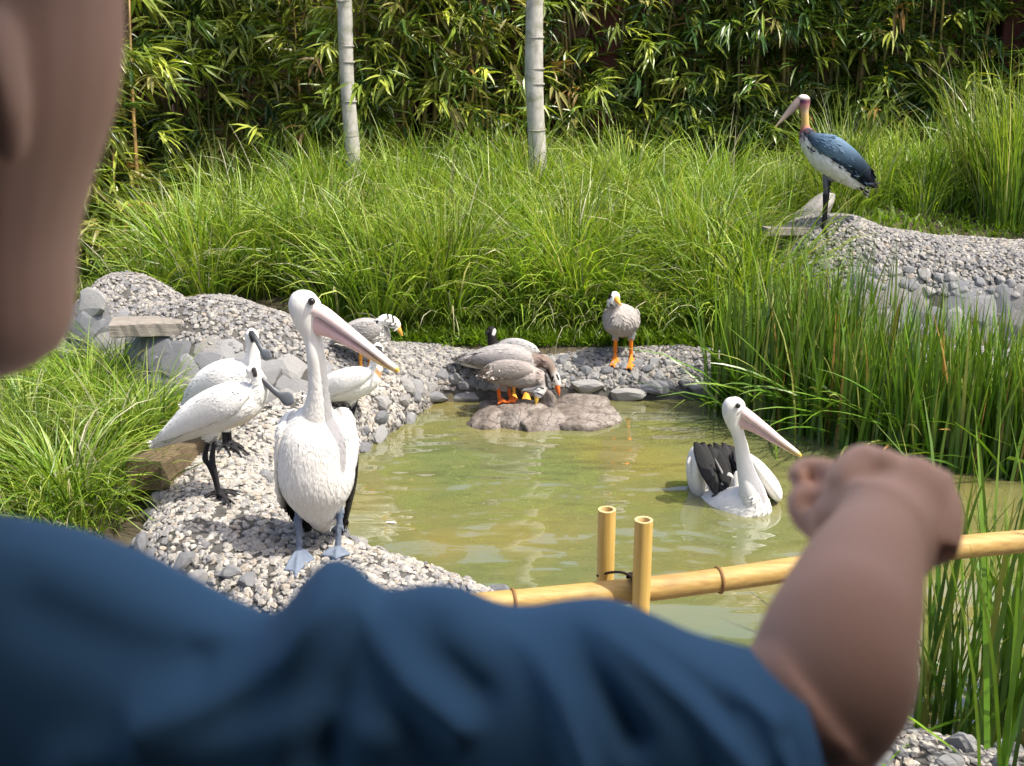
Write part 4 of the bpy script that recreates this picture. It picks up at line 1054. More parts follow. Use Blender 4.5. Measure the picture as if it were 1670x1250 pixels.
for k in range(7): fs.append(B.feather((1224 + 2 * k, 756 + 5 * k, .03), (1232 + 3.6 * k, 784 + 4.5 * k, .0), 3.4, BLACK, 1.2))
B.part('wing', fs, MAT['plumage'], T)
B.part('back_feathers', [B.feather(a, b, w, WHITE, 1.6) for a, b, w in (((1192, 822, -.04), (1179, 785, -.04), 7), ((1200, 822, -.06), (1188, 771, -.03), 8), ((1207, 815, -.09), (1201, 768, -.05), 7), ((1170, 826, .02), (1159, 790, .03), 7), ((1182, 826, -.02), (1170, 804, -.0), 6), ((1150, 824, .1), (1128, 815, .14), 6))], MAT['plumage'], T)

coat(T, [(1180, 830, 1235, 832, 26)], (-.5, .6, -.5), 5000, .032, .011, dark=True, lift=.014)

# ------------------------------------------------------------------ spoonbills
def spoon_foot(parts, g, toes_px, col, m):
    for q in toes_px:
        p = at_z(q[0], q[1], g[2]); p[2] = drop(p[0], p[1]) + 0.014; parts.append(toe(g + np.array([0, 0, .012]), p, 2.6 * m, 1.8 * m, col, 0.01))
DARKLEG = (0.022, 0.021, 0.023); SPB = (0.030, 0.028, 0.030)
f0 = standing(354, 810); B = Fig(f0[1])
T = thing('spoonbill', tuple(f0), 'front white spoonbill on the curb with its spoon shaped bill held low to the right', 'spoonbill', 'spoonbills on the curb')
parts = [B.L([(250, 727, .05, 5, 6), (268, 716, .04, 13, 14), (296, 698, .03, 23, 26), (326, 680, .02, 33, 36), (358, 666, .01, 37, 40), (388, 657, 0, 36, 38), (412, 650, 0, 27, 30), (428, 645, 0, 14, 16)], WHITE, 26),
         B.L([(404, 652, 0, 26, 27), (418, 642, -.01, 20, 20), (424, 628, -.015, 14, 14), (420, 615, -.02, 11.5, 11), (413, 605, -.02, 12, 11.5), (411, 599, -.02, 9.5, 9), (410, 594.5, -.02, 3, 3)], WHITE),
         B.L([(344, 700, 0, 20, 18), (346, 714, 0, 12, 12), (347, 720, 0, 6, 6)], WHITE)]
for (keys, f, tips) in (([(341, 712), (337, 732), (334.5, 748), (342, 762), (351, 785), (355, 806)], (355, 809), [(388, 801), (386, 810), (377, 821), (334, 815)]), ([(351, 712), (348, 732), (346, 750), (351, 770), (355, 790), (358, 811)], (358, 814), [(392, 806), (384, 824), (374, 826), (338, 812)])):
    g = standing(*f); dy = g[1] - B.y; n = len(keys)
    parts.append(B.L([(x, y, dy * i / (n - 1) + (.0 if f[0] == 355 else -.02) * (1 - i / (n - 1)), 4.0 if i != 2 else 5.2, 4.0 if i != 2 else 5.2, DARKLEG) for i, (x, y) in enumerate(keys)], seg=12))
    spoon_foot(parts, g, tips, DARKLEG, B.m)
fuse('body', parts, 0.0048, MAT['plumage'], T, 3, strokes([(414, 603, 416, 612, 4.2, SPB), (360, 712, 430, 668, 5, (.76, .70, .58))]))
def spoon_bill(B, T, pts, w0, w1):
    ks = []
    for i, (x, y, dy) in enumerate(pts):
        f = i / (len(pts) - 1); ws = w0 + (w1 * .42 - w0) * min(f / .55, 1) if f < .55 else w1 * math.sin(min((f - .55) / .45, 1) * 2.5 + .42)
        c = np.array(SPB) * (1 - f) + np.array((.17, .185, .21)) * f
        ks.append((x, y, dy, max(ws, .8), max(w0 * (1 - .75 * f), 1.0), tuple(c)))
    return B.part('bill', [B.L(ks, seg=14)], MAT['horn'], T)
spoon_bill(B, T, [(412, 607, -.02), (424, 616, -.03), (435, 626, -.04), (447, 638, -.05), (457, 645, -.055), (467, 650, -.06), (474, 653, -.06), (480, 655, -.06)], 5, 12.5)
B.eye(T, 412, 602, -.055, 1.8); B.eye(T, 412, 602, .015, 1.8)
fs = [B.L([(404, 642, -.07, 8, 8), (385, 648, -.10, 20, 9), (358, 660, -.115, 25, 9), (325, 678, -.10, 21, 8), (292, 698, -.07, 14, 6), (264, 715, -.03, 7, 4), (250, 725, .0, 2, 2)], (.69, .685, .665), 20)]
for k in range(7): fs.append(B.feather((352 - 9 * k, 668 + 6 * k, -.118 + .008 * k), (300 - 8 * k, 704 + 4 * k, -.07 + .012 * k), 6, (.62, .615, .60), 1.4))
B.part('wing', fs, MAT['plumage'], T)
B.part('wing', [B.L([(404, 640, .07, 8, 8), (385, 646, .10, 20, 9), (358, 656, .115, 25, 9), (325, 674, .10, 21, 8), (292, 694, .08, 14, 6), (252, 722, .06, 2, 2)], (.69, .685, .665), 20)], MAT['plumage'], T)

coat(T, [(255, 722, 398, 656, 42)], (-.85, .1, -.45), 4500, .030, .010, lift=.012)
f0 = standing(372, 733); B = Fig(f0[1])
T = thing('spoonbill', tuple(f0), 'rear white spoonbill with upright neck, half hidden behind the front spoonbill', 'spoonbill', 'spoonbills on the curb')
parts = [B.L([(300, 662, .06, 5, 6), (318, 644, .04, 18, 18), (344, 630, .02, 32, 34), (370, 624, .01, 38, 40), (394, 622, 0, 34, 36), (410, 620, 0, 22, 24), (418, 618, 0, 8, 9)], WHITE, 26),
         B.L([(402, 618, 0, 24, 24), (409, 600, 0, 17, 17), (412, 585, 0, 12.5, 13), (412, 568, 0, 10.5, 11), (411, 553, 0, 11, 11), (410.5, 543, 0, 10, 10), (410, 536.5, 0, 4, 4)], WHITE),
         B.L([(368, 650, 0, 20, 18), (369, 690, 0, 12, 12), (369, 704, 0, 6, 6)], WHITE)]
for (keys, f, tips) in (([(364, 696), (365, 708), (366, 718), (366, 729)], (366, 731), [(382, 727), (376, 741), (391, 738), (356, 738)]), ([(373, 696), (374, 706), (375, 716), (377, 726)], (377, 728), [(398, 729), (405, 735), (394, 741), (368, 734)])):
    g = standing(*f); dy = g[1] - B.y; n = len(keys)
    parts.append(B.L([(x, y, dy * i / (n - 1), 3.6, 3.6, DARKLEG) for i, (x, y) in enumerate(keys)], seg=12)); spoon_foot(parts, g, tips, DARKLEG, B.m)
fuse('body', parts, 0.005, MAT['plumage'], T, 3, strokes([(409, 545, 412, 556, 3.6, SPB)]))
spoon_bill(B, T, [(410, 543, -.03), (415, 550, -.06), (420, 558, -.08), (424, 566, -.10), (428, 573, -.11), (433, 578, -.12), (438, 581, -.12), (443, 583, -.12)], 4.5, 9.5)
B.eye(T, 408, 541, -.035, 1.7); B.eye(T, 412, 541, .035, 1.7)
for s in (-1, 1):
    B.part('wing', [B.L([(402, 604, s * .06, 8, 8), (384, 610, s * .10, 20, 9), (358, 622, s * .115, 25, 9), (328, 640, s * .09, 18, 7), (302, 662, s * .05, 4, 3)], (.67, .665, .65), 20)], MAT['plumage'], T)

coat(T, [(305, 655, 396, 624, 40)], (-.85, .1, -.45), 3600, .030, .010, lift=.012)
f0 = standing(577, 684); B = Fig(f0[1])
T = thing('spoonbill', tuple(f0), 'white spoonbill standing behind the tall pelican bill tip with a rusty breast patch', 'spoonbill', 'spoonbills on the curb')
parts = [B.L([(500, 650, .05, 6, 7), (524, 640, .03, 18, 20), (552, 630, .01, 25, 28), (580, 624, 0, 26, 28), (602, 618, 0, 20, 22), (617, 612, 0, 10, 12)], WHITE, 24),
         B.L([(604, 616, 0, 18, 18), (612, 602, 0, 12, 12), (615, 588, 0, 9, 9), (616, 574, 0, 9.5, 9), (616, 565, 0, 8.5, 8.5), (616, 559, 0, 3, 3)], WHITE),
         B.L([(574, 636, 0, 16, 15), (574, 652, 0, 9, 9), (574, 660, 0, 5, 5)], WHITE)]
for (keys, f, tips) in (([(571, 652), (570, 664), (569, 676), (569, 686)], (569, 688), [(582, 690), (575, 694), (560, 691)]), ([(582, 652), (579, 664), (575, 676), (573, 684)], (573, 686), [(586, 686), (582, 692), (564, 688)])):
    g = standing(*f); dy = g[1] - B.y; n = len(keys)
    parts.append(B.L([(x, y, dy * i / (n - 1), 2.9, 2.9, DARKLEG) for i, (x, y) in enumerate(keys)], seg=12)); spoon_foot(parts, g, tips, DARKLEG, B.m)
fuse('body', parts, 0.0055, MAT['plumage'], T, 3, strokes([(614, 566, 621, 568, 2.6, SPB), (616, 606, 622, 613, 5, (.55, .33, .16))]))
spoon_bill(B, T, [(619, 570, -.04), (623, 577, -.07), (626, 585, -.10), (628, 592, -.12), (629, 598, -.14), (630, 603, -.15), (630, 607, -.16), (630, 610, -.16)], 3.2, 4.5)
B.eye(T, 613, 566, -.035, 1.4)
for s in (-1, 1):
    B.part('wing', [B.L([(604, 608, s * .06, 6, 7), (584, 614, s * .09, 16, 8), (556, 624, s * .10, 18, 8), (528, 638, s * .08, 13, 6), (502, 650, s * .05, 3, 3)], (.67, .665, .655), 18)], MAT['plumage'], T)

coat(T, [(505, 648, 610, 615, 34)], (-.9, .1, -.35), 2600, .030, .010, lift=.012)

# ------------------------------------------------------------------ stork on the mound
f0 = standing(1343, 371); B = Fig(f0[1])
T = thing('stork', tuple(f0), 'bald stork with yellow neck and slate blue wings standing on the high mound', 'stork')
PUR = (0.20, 0.07, 0.12); ORN = (0.52, 0.35, 0.13); SLATE = (0.075, 0.130, 0.200)
parts = [B.L([(1314, 214, 0, 9, 9, WHITE), (1319, 226, 0, 14, 14, WHITE), (1329, 240, 0, 18, 19, WHITE), (1343, 255, 0, 21, 24, WHITE), (1360, 266, 0, 22, 24, WHITE), (1376, 279, 0, 19, 20, WHITE), (1390, 292, 0, 13, 14, WHITE), (1402, 301, 0, 7, 8, WHITE), (1409, 313, 0, 2.5, 3, WHITE)], seg=24),
         B.L([(1316, 222, 0, 10, 11, (.05, .05, .07)), (1314, 213, 0, 9, 9, PUR), (1313, 208, 0, 7, 7, (.46, .20, .15)), (1313, 201, 0, 6.2, 6.2, ORN), (1312.5, 190, 0, 6.0, 6.0, ORN), (1312, 181, 0, 6.4, 6.2, (.46, .33, .20)), (1311, 172, 0, 9, 8, (.34, .16, .15)), (1310.5, 165, 0, 10, 8.6, (.13, .06, .08)), (1310.5, 159, 0, 9, 8, (.50, .44, .40)), (1311, 154.5, 0, 4, 4, (.6, .56, .52))])]
g = f0; parts.append(B.L([(1344, 266, 0, 9, 9, WHITE), (1345, 280, 0, 5, 5, (.22, .23, .26)), (1346, 296, 0, 3.8, 3.8, (.12, .13, .15)), (1346.5, 314, 0, 3.8, 3.8, (.07, .07, .08)), (1346.5, 318, 0, 4.8, 4.8, DARKLEG), (1345, 336, 0, 3.1, 3.1, DARKLEG), (1343, 366, 0, 3.2, 3.2, DARKLEG), (1342, 371, 0, 3.4, 3.4, DARKLEG)], seg=12))
parts.append(B.L([(1350, 268, .07, 8, 8, WHITE), (1350, 282, .07, 4.6, 4.6, (.16, .17, .2)), (1349, 316, .06, 4, 4, DARKLEG), (1347, 340, .06, 3, 3, DARKLEG), (1346, 365, .05, 3.2, 3.2, DARKLEG)], seg=12))
for q in ((1322, 378), (1332, 380), (1352, 373), (1341, 381)):
    p = at_z(q[0], q[1], g[2]); p[2] = drop(p[0], p[1]) + 0.02; parts.append(toe(g + np.array([0, 0, .014]), p, 0.015, 0.010, DARKLEG, 0.012))
fuse('body', parts, 0.0062, MAT['plumage'], T, 2, strokes([(1318, 217, 1346, 232, 8, (.035, .045, .065)), (1321, 231, 1318, 243, 2.2, (.06, .06, .08)), (1327, 236, 1326, 246, 1.6, (.08, .08, .1)), (1335, 232, 1378, 250, 9, SLATE), (1313, 166, 1308, 164, 2.5, (.10, .03, .07))]))
B.part('bill', [B.L([(1306, 163, 0, 7, 6, (.24, .17, .16)), (1296, 173, -.005, 6.6, 5.5, (.22, .17, .15)), (1284, 186, -.01, 4.8, 4, (.25, .20, .165)), (1273, 198, -.015, 2.6, 2.6, (.33, .27, .19)), (1265, 206.5, -.02, .7, .7, (.5, .4, .25))], seg=14)], MAT['horn'], T)
B.eye(T, 1308, 164, -.042, 1.6); B.eye(T, 1308, 164, .042, 1.6)
for s in (-1, 1):
    fs = [B.L([(1321, 221, s * .05, 6, 6, (.04, .05, .07)), (1336, 230, s * .10, 12, 8, SLATE), (1357, 239, s * .12, 16, 9, (.12, .19, .27)), (1378, 252, s * .11, 15, 8, (.09, .15, .22)), (1397, 268, s * .08, 13, 6, (.035, .06, .09)), (1411, 284, s * .05, 10, 5, (.015, .022, .035)), (1420, 299, s * .03, 4, 3, BLACK)], seg=20)]
    for k in range(6): fs.append(B.feather((1352 + 5 * k, 252 + 2.6 * k, s * (.135 - .005 * k)), (1394 + 4.2 * k, 284 + 3.4 * k - (k == 5) * 3, s * (.09 - .01 * k)), 5, [(.03, .05, .075), (.02, .032, .05), (.04, .07, .10)][k % 3], 1.5))
    fs.append(B.feather((1392, 286, s * .04), (1409, 314, s * .02), 2.2, BLACK, 1))
    B.part('wing', fs, MAT['plumage'], T)

coat(T, [(1320, 228, 1405, 300, 28)], (.75, 0, -.6), 2800, .06, .024, 1.2, dark=True)

# ------------------------------------------------------------------ geese
GREY = (0.32, 0.305, 0.292); GREYD = (0.21, 0.19, 0.18); ORL = (0.70, 0.22, 0.035); ORB = (0.74, 0.33, 0.05); BRN = (0.20, 0.15, 0.125)
def goose_leg(B, parts, top, foot, dytop, col, tips=((-9, 6), (1, 9), (10, 5)), r=3.3):
    g = standing(*foot, 0.010); dy = g[1] - B.y
    parts.append(B.L([(top[0], top[1] - 6, dytop, 8, 8, GREY), (top[0], top[1] + 4, dytop, 5, 5, GREY), (top[0] + .15 * (foot[0] - top[0]), top[1] + 9, dytop, r, r, col), (0.5 * (top[0] + foot[0]), .5 * (top[1] + foot[1]) + 4, .5 * (dy + dytop), r, r, col), (foot[0], foot[1] - 2, dy, r, r, col)], seg=10))
    tp = []
    for q in tips:
        p = at_z(foot[0] + q[0], foot[1] + q[1], g[2]); p[2] = max(drop(p[0], p[1]) + .012, g[2] - .05); tp.append(p)
    parts.append(web(g + np.array([0, 0, .008]), tp, 0.014, col))
    return g
# goose grazing behind the pelican
f0 = standing(588, 597, .01); B = Fig(f0[1])
T = thing('goose', tuple(f0), 'grey goose with black striped white head on the curb behind the pelican bill', 'goose', 'geese by the pond')
parts = [B.L([(552, 556, .04, 5, 6), (564, 550, .03, 15, 17), (582, 544, .01, 22, 24), (602, 543, 0, 24, 25), (620, 547, -.01, 20, 21), (632, 553, -.02, 10, 11)], GREY, 24),
         B.L([(624, 556, -.02, 14, 14, (.62, .58, .53)), (619, 541, -.05, 9.5, 9, (.70, .68, .64)), (619, 528, -.06, 8, 8, WHITE), (627, 521, -.06, 8, 8, WHITE), (638, 523, -.06, 8.6, 8, WHITE), (646, 530, -.06, 8, 7, WHITE), (650, 536, -.06, 4, 4, WHITE)])]
goose_leg(B, parts, (588, 566), (588, 596), .0, ORB); goose_leg(B, parts, (601, 566), (603, 594), .03, ORB)
fuse('body', parts, 0.0055, MAT['plumage'], T, 3, strokes([(611, 545, 612, 531, 3.6, BLACK), (640, 514, 642.5, 531, 1.7, BLACK), (632, 513, 633.5, 522, 1.7, BLACK), (612, 531, 617, 521, 2, BLACK)]))
B.part('bill', [B.L([(648, 533, -.06, 5, 4.5, ORB), (652, 540, -.065, 3.6, 3.6, ORB), (656, 548, -.07, 1.2, 1.5, (.5, .25, .05))], seg=12)], MAT['horn'], T)
B.eye(T, 645, 528, -.097, 1.4)
for s in (-1, 1): B.part('wing', [B.L([(622, 540, s * .06, 8, 6), (602, 540, s * .095, 16, 7), (580, 544, s * .09, 15, 6), (550, 555, s * .05, 5, 4), (540, 559, s * .03, 1.5, 2)], (.28, .265, .255), 18)], MAT['plumage'], T)
coat(T, [(556, 556, 628, 548, 28)], (-.95, .1, -.15), 1800, .034, .015, 1.6, lift=.03)
# rear goose on the rocks
BY = standing(848, 640, .01); B = Fig(BY[1] + .0)
T = thing('goose', tuple(BY), 'larger grey goose with white rump and long brown neck bent down to the rocks', 'goose', 'geese by the pond')
parts = [B.L([(744, 588, .10, 3, 5, (.6, .59, .58)), (764, 588, .08, 11, 14), (790, 585, .05, 18, 22), (815, 584, .02, 23, 26), (840, 587, 0, 24, 27), (860, 593, -.01, 19, 22), (874, 598, -.02, 10, 12)], GREY, 24),
         B.L([(864, 592, -.01, 15, 15, GREYD), (880, 588, -.02, 11, 10, BRN), (893, 594, -.03, 9, 8.5, BRN), (900, 606, -.035, 8, 7.6, (.30, .25, .21)), (905, 617, -.04, 8.4, 7.2, WHITE), (908, 627, -.04, 7, 6, WHITE), (909, 631, -.04, 4, 4, WHITE)])]
goose_leg(B, parts, (837, 612), (838, 643), .02, ORB); goose_leg(B, parts, (857, 612), (858, 640), .05, ORB)
fuse('body', parts, 0.0055, MAT['plumage'], T, 3, strokes([(745, 598, 782, 607, 7, (.74, .73, .72)), (893, 604, 899, 618, 1.8, BLACK), (902, 615, 900, 622, 1.6, BLACK), (908, 612, 911, 619, 1.7, BLACK)]))
B.part('bill', [B.L([(908, 628, -.045, 5, 5, (.72, .17, .04)), (910, 636, -.05, 3.8, 3.8, (.72, .17, .04)), (912, 645, -.055, 1.3, 1.6, (.55, .12, .03))], seg=12)], MAT['horn'], T)
B.eye(T, 904, 622, -.075, 1.3)
for s in (-1, 1):
    fs = [B.L([(864, 588, s * .06, 7, 6), (842, 587, s * .105, 15, 7), (815, 586, s * .11, 16, 7), (786, 586, s * .09, 11, 6), (760, 586, s * .06 + .04, 6, 4), (742, 586, .07, 1.5, 2)], (.29, .27, .26), 18)]
    for k in range(8): fs.append(B.feather((832 - 7 * k, 578 + .6 * k, s * (.112 - .004 * k)), (800 - 7.2 * k, 592 - .5 * k, s * (.10 - .006 * k)), 4.6, [(.26, .24, .235), (.34, .32, .315), (.22, .205, .20)][k % 3], 1.3))
    B.part('wing', fs, MAT['plumage'], T)
coat(T, [(750, 588, 866, 594, 30)], (-.98, .1, -.05), 2400, .036, .016, 1.6, lift=.03)
# front goose on the rocks
f0 = standing(816, 657, .01); B = Fig(f0[1])
T = thing('goose', tuple(f0), 'smaller brownish goose with barred flank and red legs, feeding in front on the rocks', 'goose', 'geese by the pond')
parts = [B.L([(786, 614, .06, 4, 5, BRN), (798, 610, .05, 15, 17), (820, 608, .03, 21, 24), (846, 610, .0, 21.5, 25), (866, 615, -.02, 18, 20), (880, 621, -.03, 9, 10)], (.30, .27, .25), 24),
         B.L([(868, 612, -.02, 15, 14, (.38, .33, .3)), (882, 616, -.05, 10, 9, (.33, .27, .24)), (886, 628, -.06, 7.6, 7.4, (.5, .46, .42)), (882, 639, -.07, 7.4, 7, WHITE), (877, 646, -.07, 6, 6, WHITE), (875, 650, -.07, 3, 3, WHITE)])]
goose_leg(B, parts, (813, 626), (815, 657), .0, (.70, .15, .03), ((-4, 5), (8, 7), (16, 2))); goose_leg(B, parts, (830, 626), (832, 652), .05, (.70, .15, .03), ((-4, 4), (8, 5), (14, 1)))
fuse('body', parts, 0.0055, MAT['plumage'], T, 3, strokes([(890, 612, 892, 630, 2.4, BLACK), (878, 632, 886, 634, 1.5, BLACK), (874, 640, 884, 645, 1.4, BLACK), (790, 622, 800, 628, 6, BRN)] + [(790 + 6 * k, 602 + .5 * k, 793 + 5.2 * k, 622 + .5 * k, 1.2, (.13, .10, .085)) for k in range(5)]))
B.part('bill', [B.L([(876, 647, -.075, 4.6, 4.5, YELL), (875, 653, -.08, 3.4, 3.4, YELL), (874, 660, -.085, 1.2, 1.5, YELL)], seg=12)], MAT['horn'], T)
B.eye(T, 879, 642, -.105, 1.3)
for s in (-1, 1):
    fs = [B.L([(866, 606, s * .06, 6, 6), (846, 604, s * .10, 14, 7), (820, 604, s * .105, 15, 7), (800, 608, s * .09, 12, 6), (784, 615, s * .05 + .03, 3, 3)], (.27, .24, .225), 18)]
    for k in range(7): fs.append(B.feather((796 + 4.5 * k, 597 + .4 * k, s * .118), (790 + 5.6 * k, 617 + .4 * k, s * .116), 2.4, [(.16, .12, .10), (.52, .48, .44)][k % 2], 1.2))
    B.part('wing', fs, MAT['plumage'], T)
coat(T, [(790, 614, 874, 616, 26)], (-.98, .1, -.05), 1800, .034, .015, 1.6, lift=.03)
# dark necked goose behind, on the curb top
f0 = standing(842, 588, .01); B = Fig(7.62)
T = thing('goose', (f0[0], 7.62, drop(f0[0], 7.62)), 'black necked pale goose half hidden behind the two feeding geese', 'goose', 'geese by the pond')
parts = [B.L([(806, 580, .0, 8, 9), (820, 575, 0, 19, 21, (.30, .29, .29)), (842, 573, 0, 21, 24), (864, 577, 0, 16, 18, WHITE), (880, 585, 0, 5, 7, WHITE)], (.37, .36, .36), 24),
         B.L([(812, 577, 0, 13, 13, BLACK), (805, 563, 0, 9.5, 9, BLACK), (802, 550, 0, 7.4, 7.4, BLACK), (801.5, 541, 0, 8, 7.4, BLACK), (801, 535, 0, 5.5, 5.5, BLACK), (801, 532, 0, 2, 2, BLACK)])]
for x in (836, 850): parts.append(B.L([(x, 588, .0, 7, 7, GREYD), (x, 597, 0, 3.4, 3.4, DARKLEG), (x, 612, 0, 3.4, 3.4, DARKLEG)], seg=10))
fuse('body', parts, 0.006, MAT['plumage'], T, 3, strokes([(807, 539, 805, 545, 2.6, (.66, .64, .58))]))
B.part('bill', [B.L([(798, 540, -.02, 3.4, 3.6, BLACK), (794, 543, -.03, 2, 2.4, BLACK), (791, 545, -.035, .8, 1, BLACK)], seg=10)], MAT['horn'], T)
for s in (-1, 1): B.part('wing', [B.L([(820, 568, s * .05, 6, 6), (840, 567, s * .09, 13, 7), (862, 574, s * .08, 10, 6), (884, 582, s * .04, 3, 3)], (.31, .30, .30), 18)], MAT['plumage'], T)
coat(T, [(812, 576, 880, 582, 24)], (1, 0, -.2), 1200, .034, .015, 1.6, lift=.03)
# goose facing the camera on the far curb
f0 = standing(1016, 584, .01); B = Fig(f0[1])
T = thing('goose', tuple(f0), 'grey goose facing the camera on orange legs, alone on the far curb', 'goose', 'geese by the pond')
parts = [B.L([(1018, 536, .28, 5, 4), (1016, 531, .19, 20, 15), (1014, 525, .07, 29, 25), (1012, 522, -.04, 28.5, 26), (1009, 521, -.12, 19, 20), (1007, 520, -.17, 7, 8)], (.32, .295, .275), 26, 6, (0, 0, 1)),
         B.L([(1005, 514, -.09, 18, 15, (.31, .285, .265)), (1001, 504, -.10, 12, 11, (.34, .31, .29)), (1000, 496, -.11, 9.5, 9.5, (.2, .18, .17)), (1001, 489, -.12, 9.5, 9.8, WHITE), (1002.5, 481, -.12, 8.4, 9, WHITE), (1003, 476, -.12, 3.5, 4, WHITE)])]
goose_leg(B, parts, (1004, 547), (1003, 580), -.02, ORL, ((-9, 7), (-1, 9), (8, 5)), 3.4); goose_leg(B, parts, (1029, 547), (1029, 584), -.02, ORL, ((-8, 7), (1, 9), (10, 4)), 3.4)
fuse('body', parts, 0.0055, MAT['plumage'], T, 3, strokes([(996, 477, 993.5, 486, 2.4, BLACK), (992, 497, 1004, 498, 1.6, BLACK), (1026, 520, 1041, 538, 1.6, (.22, .20, .19)), (1009, 503, 1014, 512, .9, (.25, .23, .22))]))
B.part('bill', [B.L([(1005, 487, -.15, 4.8, 4.5, ORB), (1008, 492, -.18, 3.6, 3.6, ORB), (1012, 498, -.22, 1.2, 1.5, ORB)], seg=12)], MAT['horn'], T)
B.eye(T, 997, 484, -.155, 1.3); B.eye(T, 1009, 483, -.14, 1.3)
for s in (-1, 1): B.part('wing', [B.L([(1012 + s * 19, 512, -.06, 5, 7), (1013 + s * 25, 519, .04, 5, 15), (1014 + s * 23, 525, .14, 4.5, 14), (1015 + s * 14, 531, .24, 3.5, 8), (1016 + s * 6, 535, .33, 1.5, 3)], (.27, .255, .245), 18, 6, (0, 0, 1))], MAT['plumage'], T)
coat(T, [(1012, 524, 1013, 526, 40)], (.05, .6, -.75), 1800, .034, .015, 1.6, lift=.03)
# a white feather afloat
fp = at_z(632, 852, 0.004); B = Fig(fp[1])
o = link('feather', mesh_np('feather', *[x for x in B.feather((630, 852, 0), (646, 853, -.02), 1.8, (.8, .8, .8), 1.5)][:3], col=np.array((.8, .8, .8)), mat=MAT['plumage'], origin=fp), loc=fp); tag(o, 'small white feather floating right of the tall pelican legs', 'feather')

# ------------------------------------------------------------------ bamboo rail fence in front
pA, pB = at_t(770, 991, 3.05), at_t(1700, 880, 3.42)
zf = 0.5 * (pA[2] + pB[2])
T = thing('bamboo_fence', (0.4, 3.0, 0.0), 'yellow bamboo rail tied to two upright bamboo stakes, low in front of the pond', 'fence')
d = (pB - pA); Lr = np.linalg.norm(d); dn = d / Lr; e0 = pA - dn * 2.2; Ltot = Lr + 3.0
t = np.linspace(0, 1, 90); P = e0 + dn[None] * (t * Ltot)[:, None]; P[:, 2] += 0.008 * np.sin(t * 19)
nodes = [2.2 + Lr * q for q in (-1.1, -.72, -.36, 0.065, .405, .73, 1.03, 1.3)]
R = np.full(90, 0.0345)
for q in nodes: R = R + 0.0035 * np.exp(-((t * Ltot - q) / 0.02) ** 2) - 0.0016 * np.exp(-((t * Ltot - q) / 0.10) ** 2)
V, Q, T3 = tube(P, R, 24); rail = link('rail', mesh_np('rail', V, Q, T3, mat=MAT['pole'], origin=T.location), T)
for q in nodes:
    if 0 < q < Ltot:
        c = e0 + dn * q; c[2] += 0.008 * math.sin(q / Ltot * 19)
        V, Q, T3 = tube([c + dn * k for k in (-.005, -.002, .002, .005)], [.0355, .0395, .0395, .0355], 24, False)
        s = link('node_ring', mesh_np('node_ring', V, Q, mat=MAT['node'], origin=T.location), T); s.parent = rail
def stake(px, py, y, wpx):
    a = at_y(px, py, y); rad = wpx / 2 * y / F / .95
    zs = np.linspace(-0.25, a[2], 40); Rr = np.full(40, rad)
    nd = [a[2] - .36, a[2] - .74, a[2] - 1.1]
    for q in nd: Rr = Rr + .003 * np.exp(-((zs - q) / .015) ** 2)
    P = np.stack([np.full(40, a[0]), np.full(40, y), zs], -1)
    # hollow top: wall ring then a plug a little below the rim
    V, Q, T3 = tube(P, Rr, 22, False); st = link('stake', mesh_np('stake', V, Q, mat=MAT['post'], origin=T.location), T)
    top = a
    n = 22; an = np.linspace(0, 2 * np.pi, n, endpoint=False); c2 = np.stack([np.cos(an), np.sin(an), 0 * an], -1)
    V = np.concatenate([top + c2 * rad, top + c2 * rad * .72, top + c2 * rad * .70 - np.array([0, 0, .03])]); V = np.vstack([V, top - np.array([0, 0, .03])])
    Q = [(k, (k + 1) % n, n + (k + 1) % n, n + k) for k in range(n)] + [(n + k, n + (k + 1) % n, 2 * n + (k + 1) % n, 2 * n + k) for k in range(n)]
    T3 = [(2 * n + k, 2 * n + (k + 1) % n, 3 * n) for k in range(n)]
    s = link('cut_end', mesh_np('cut_end', V, Q, T3, mat=MAT['cut'], origin=T.location, smooth=False), T); s.parent = st
    for q in nd[:1]:
        V, Q, T3 = tube([(a[0], y, q - .005), (a[0], y, q - .002), (a[0], y, q + .002), (a[0], y, q + .005)], [rad, rad + .004, rad + .004, rad], 22, False)
        s = link('node_ring', mesh_np('node_ring', V, Q, mat=MAT['node'], origin=T.location), T); s.parent = st
    return a, rad
def rail_y(px):
    f = (px - 770) / 930; return (pA + d * f)
s1 = rail_y(990); s2 = rail_y(1050)
a1, r1_ = stake(990, 831, s1[1] + 0.068, 30); a2, r2_ = stake(1050, 848, s2[1] - 0.068, 31)
# lashing cord round the crossing
cpts = []
cc = 0.5 * (s1 + s2) - dn * 0.012
for k in range(64):
    a = k / 63 * 2 * math.pi * 4; cpts.append(cc + dn * (-0.014 + 0.028 * k / 63) + 0.0415 * (math.cos(a) * np.array([0, 0, 1]) + math.sin(a) * np.cross(dn, [0, 0, 1])))
V, Q, T3 = tube(np.array(cpts), np.full(64, 0.0042), 7); link('lashing_cord', mesh_np('lashing_cord', V, Q, T3, mat=MAT['cord'], origin=T.location), T)
pts = crom(np.array([cc + np.array([0.02, -.03, .03]), cc + np.array([-.03, 0, .046]), cc + np.array([-.07, .03, .032]), cc + np.array([-.10, .05, .012])]), 6)
V, Q, T3 = tube(pts, np.full(len(pts), 0.004), 7); link('lashing_cord', mesh_np('lashing_cord', V, Q, T3, mat=MAT['cord'], origin=T.location), T)

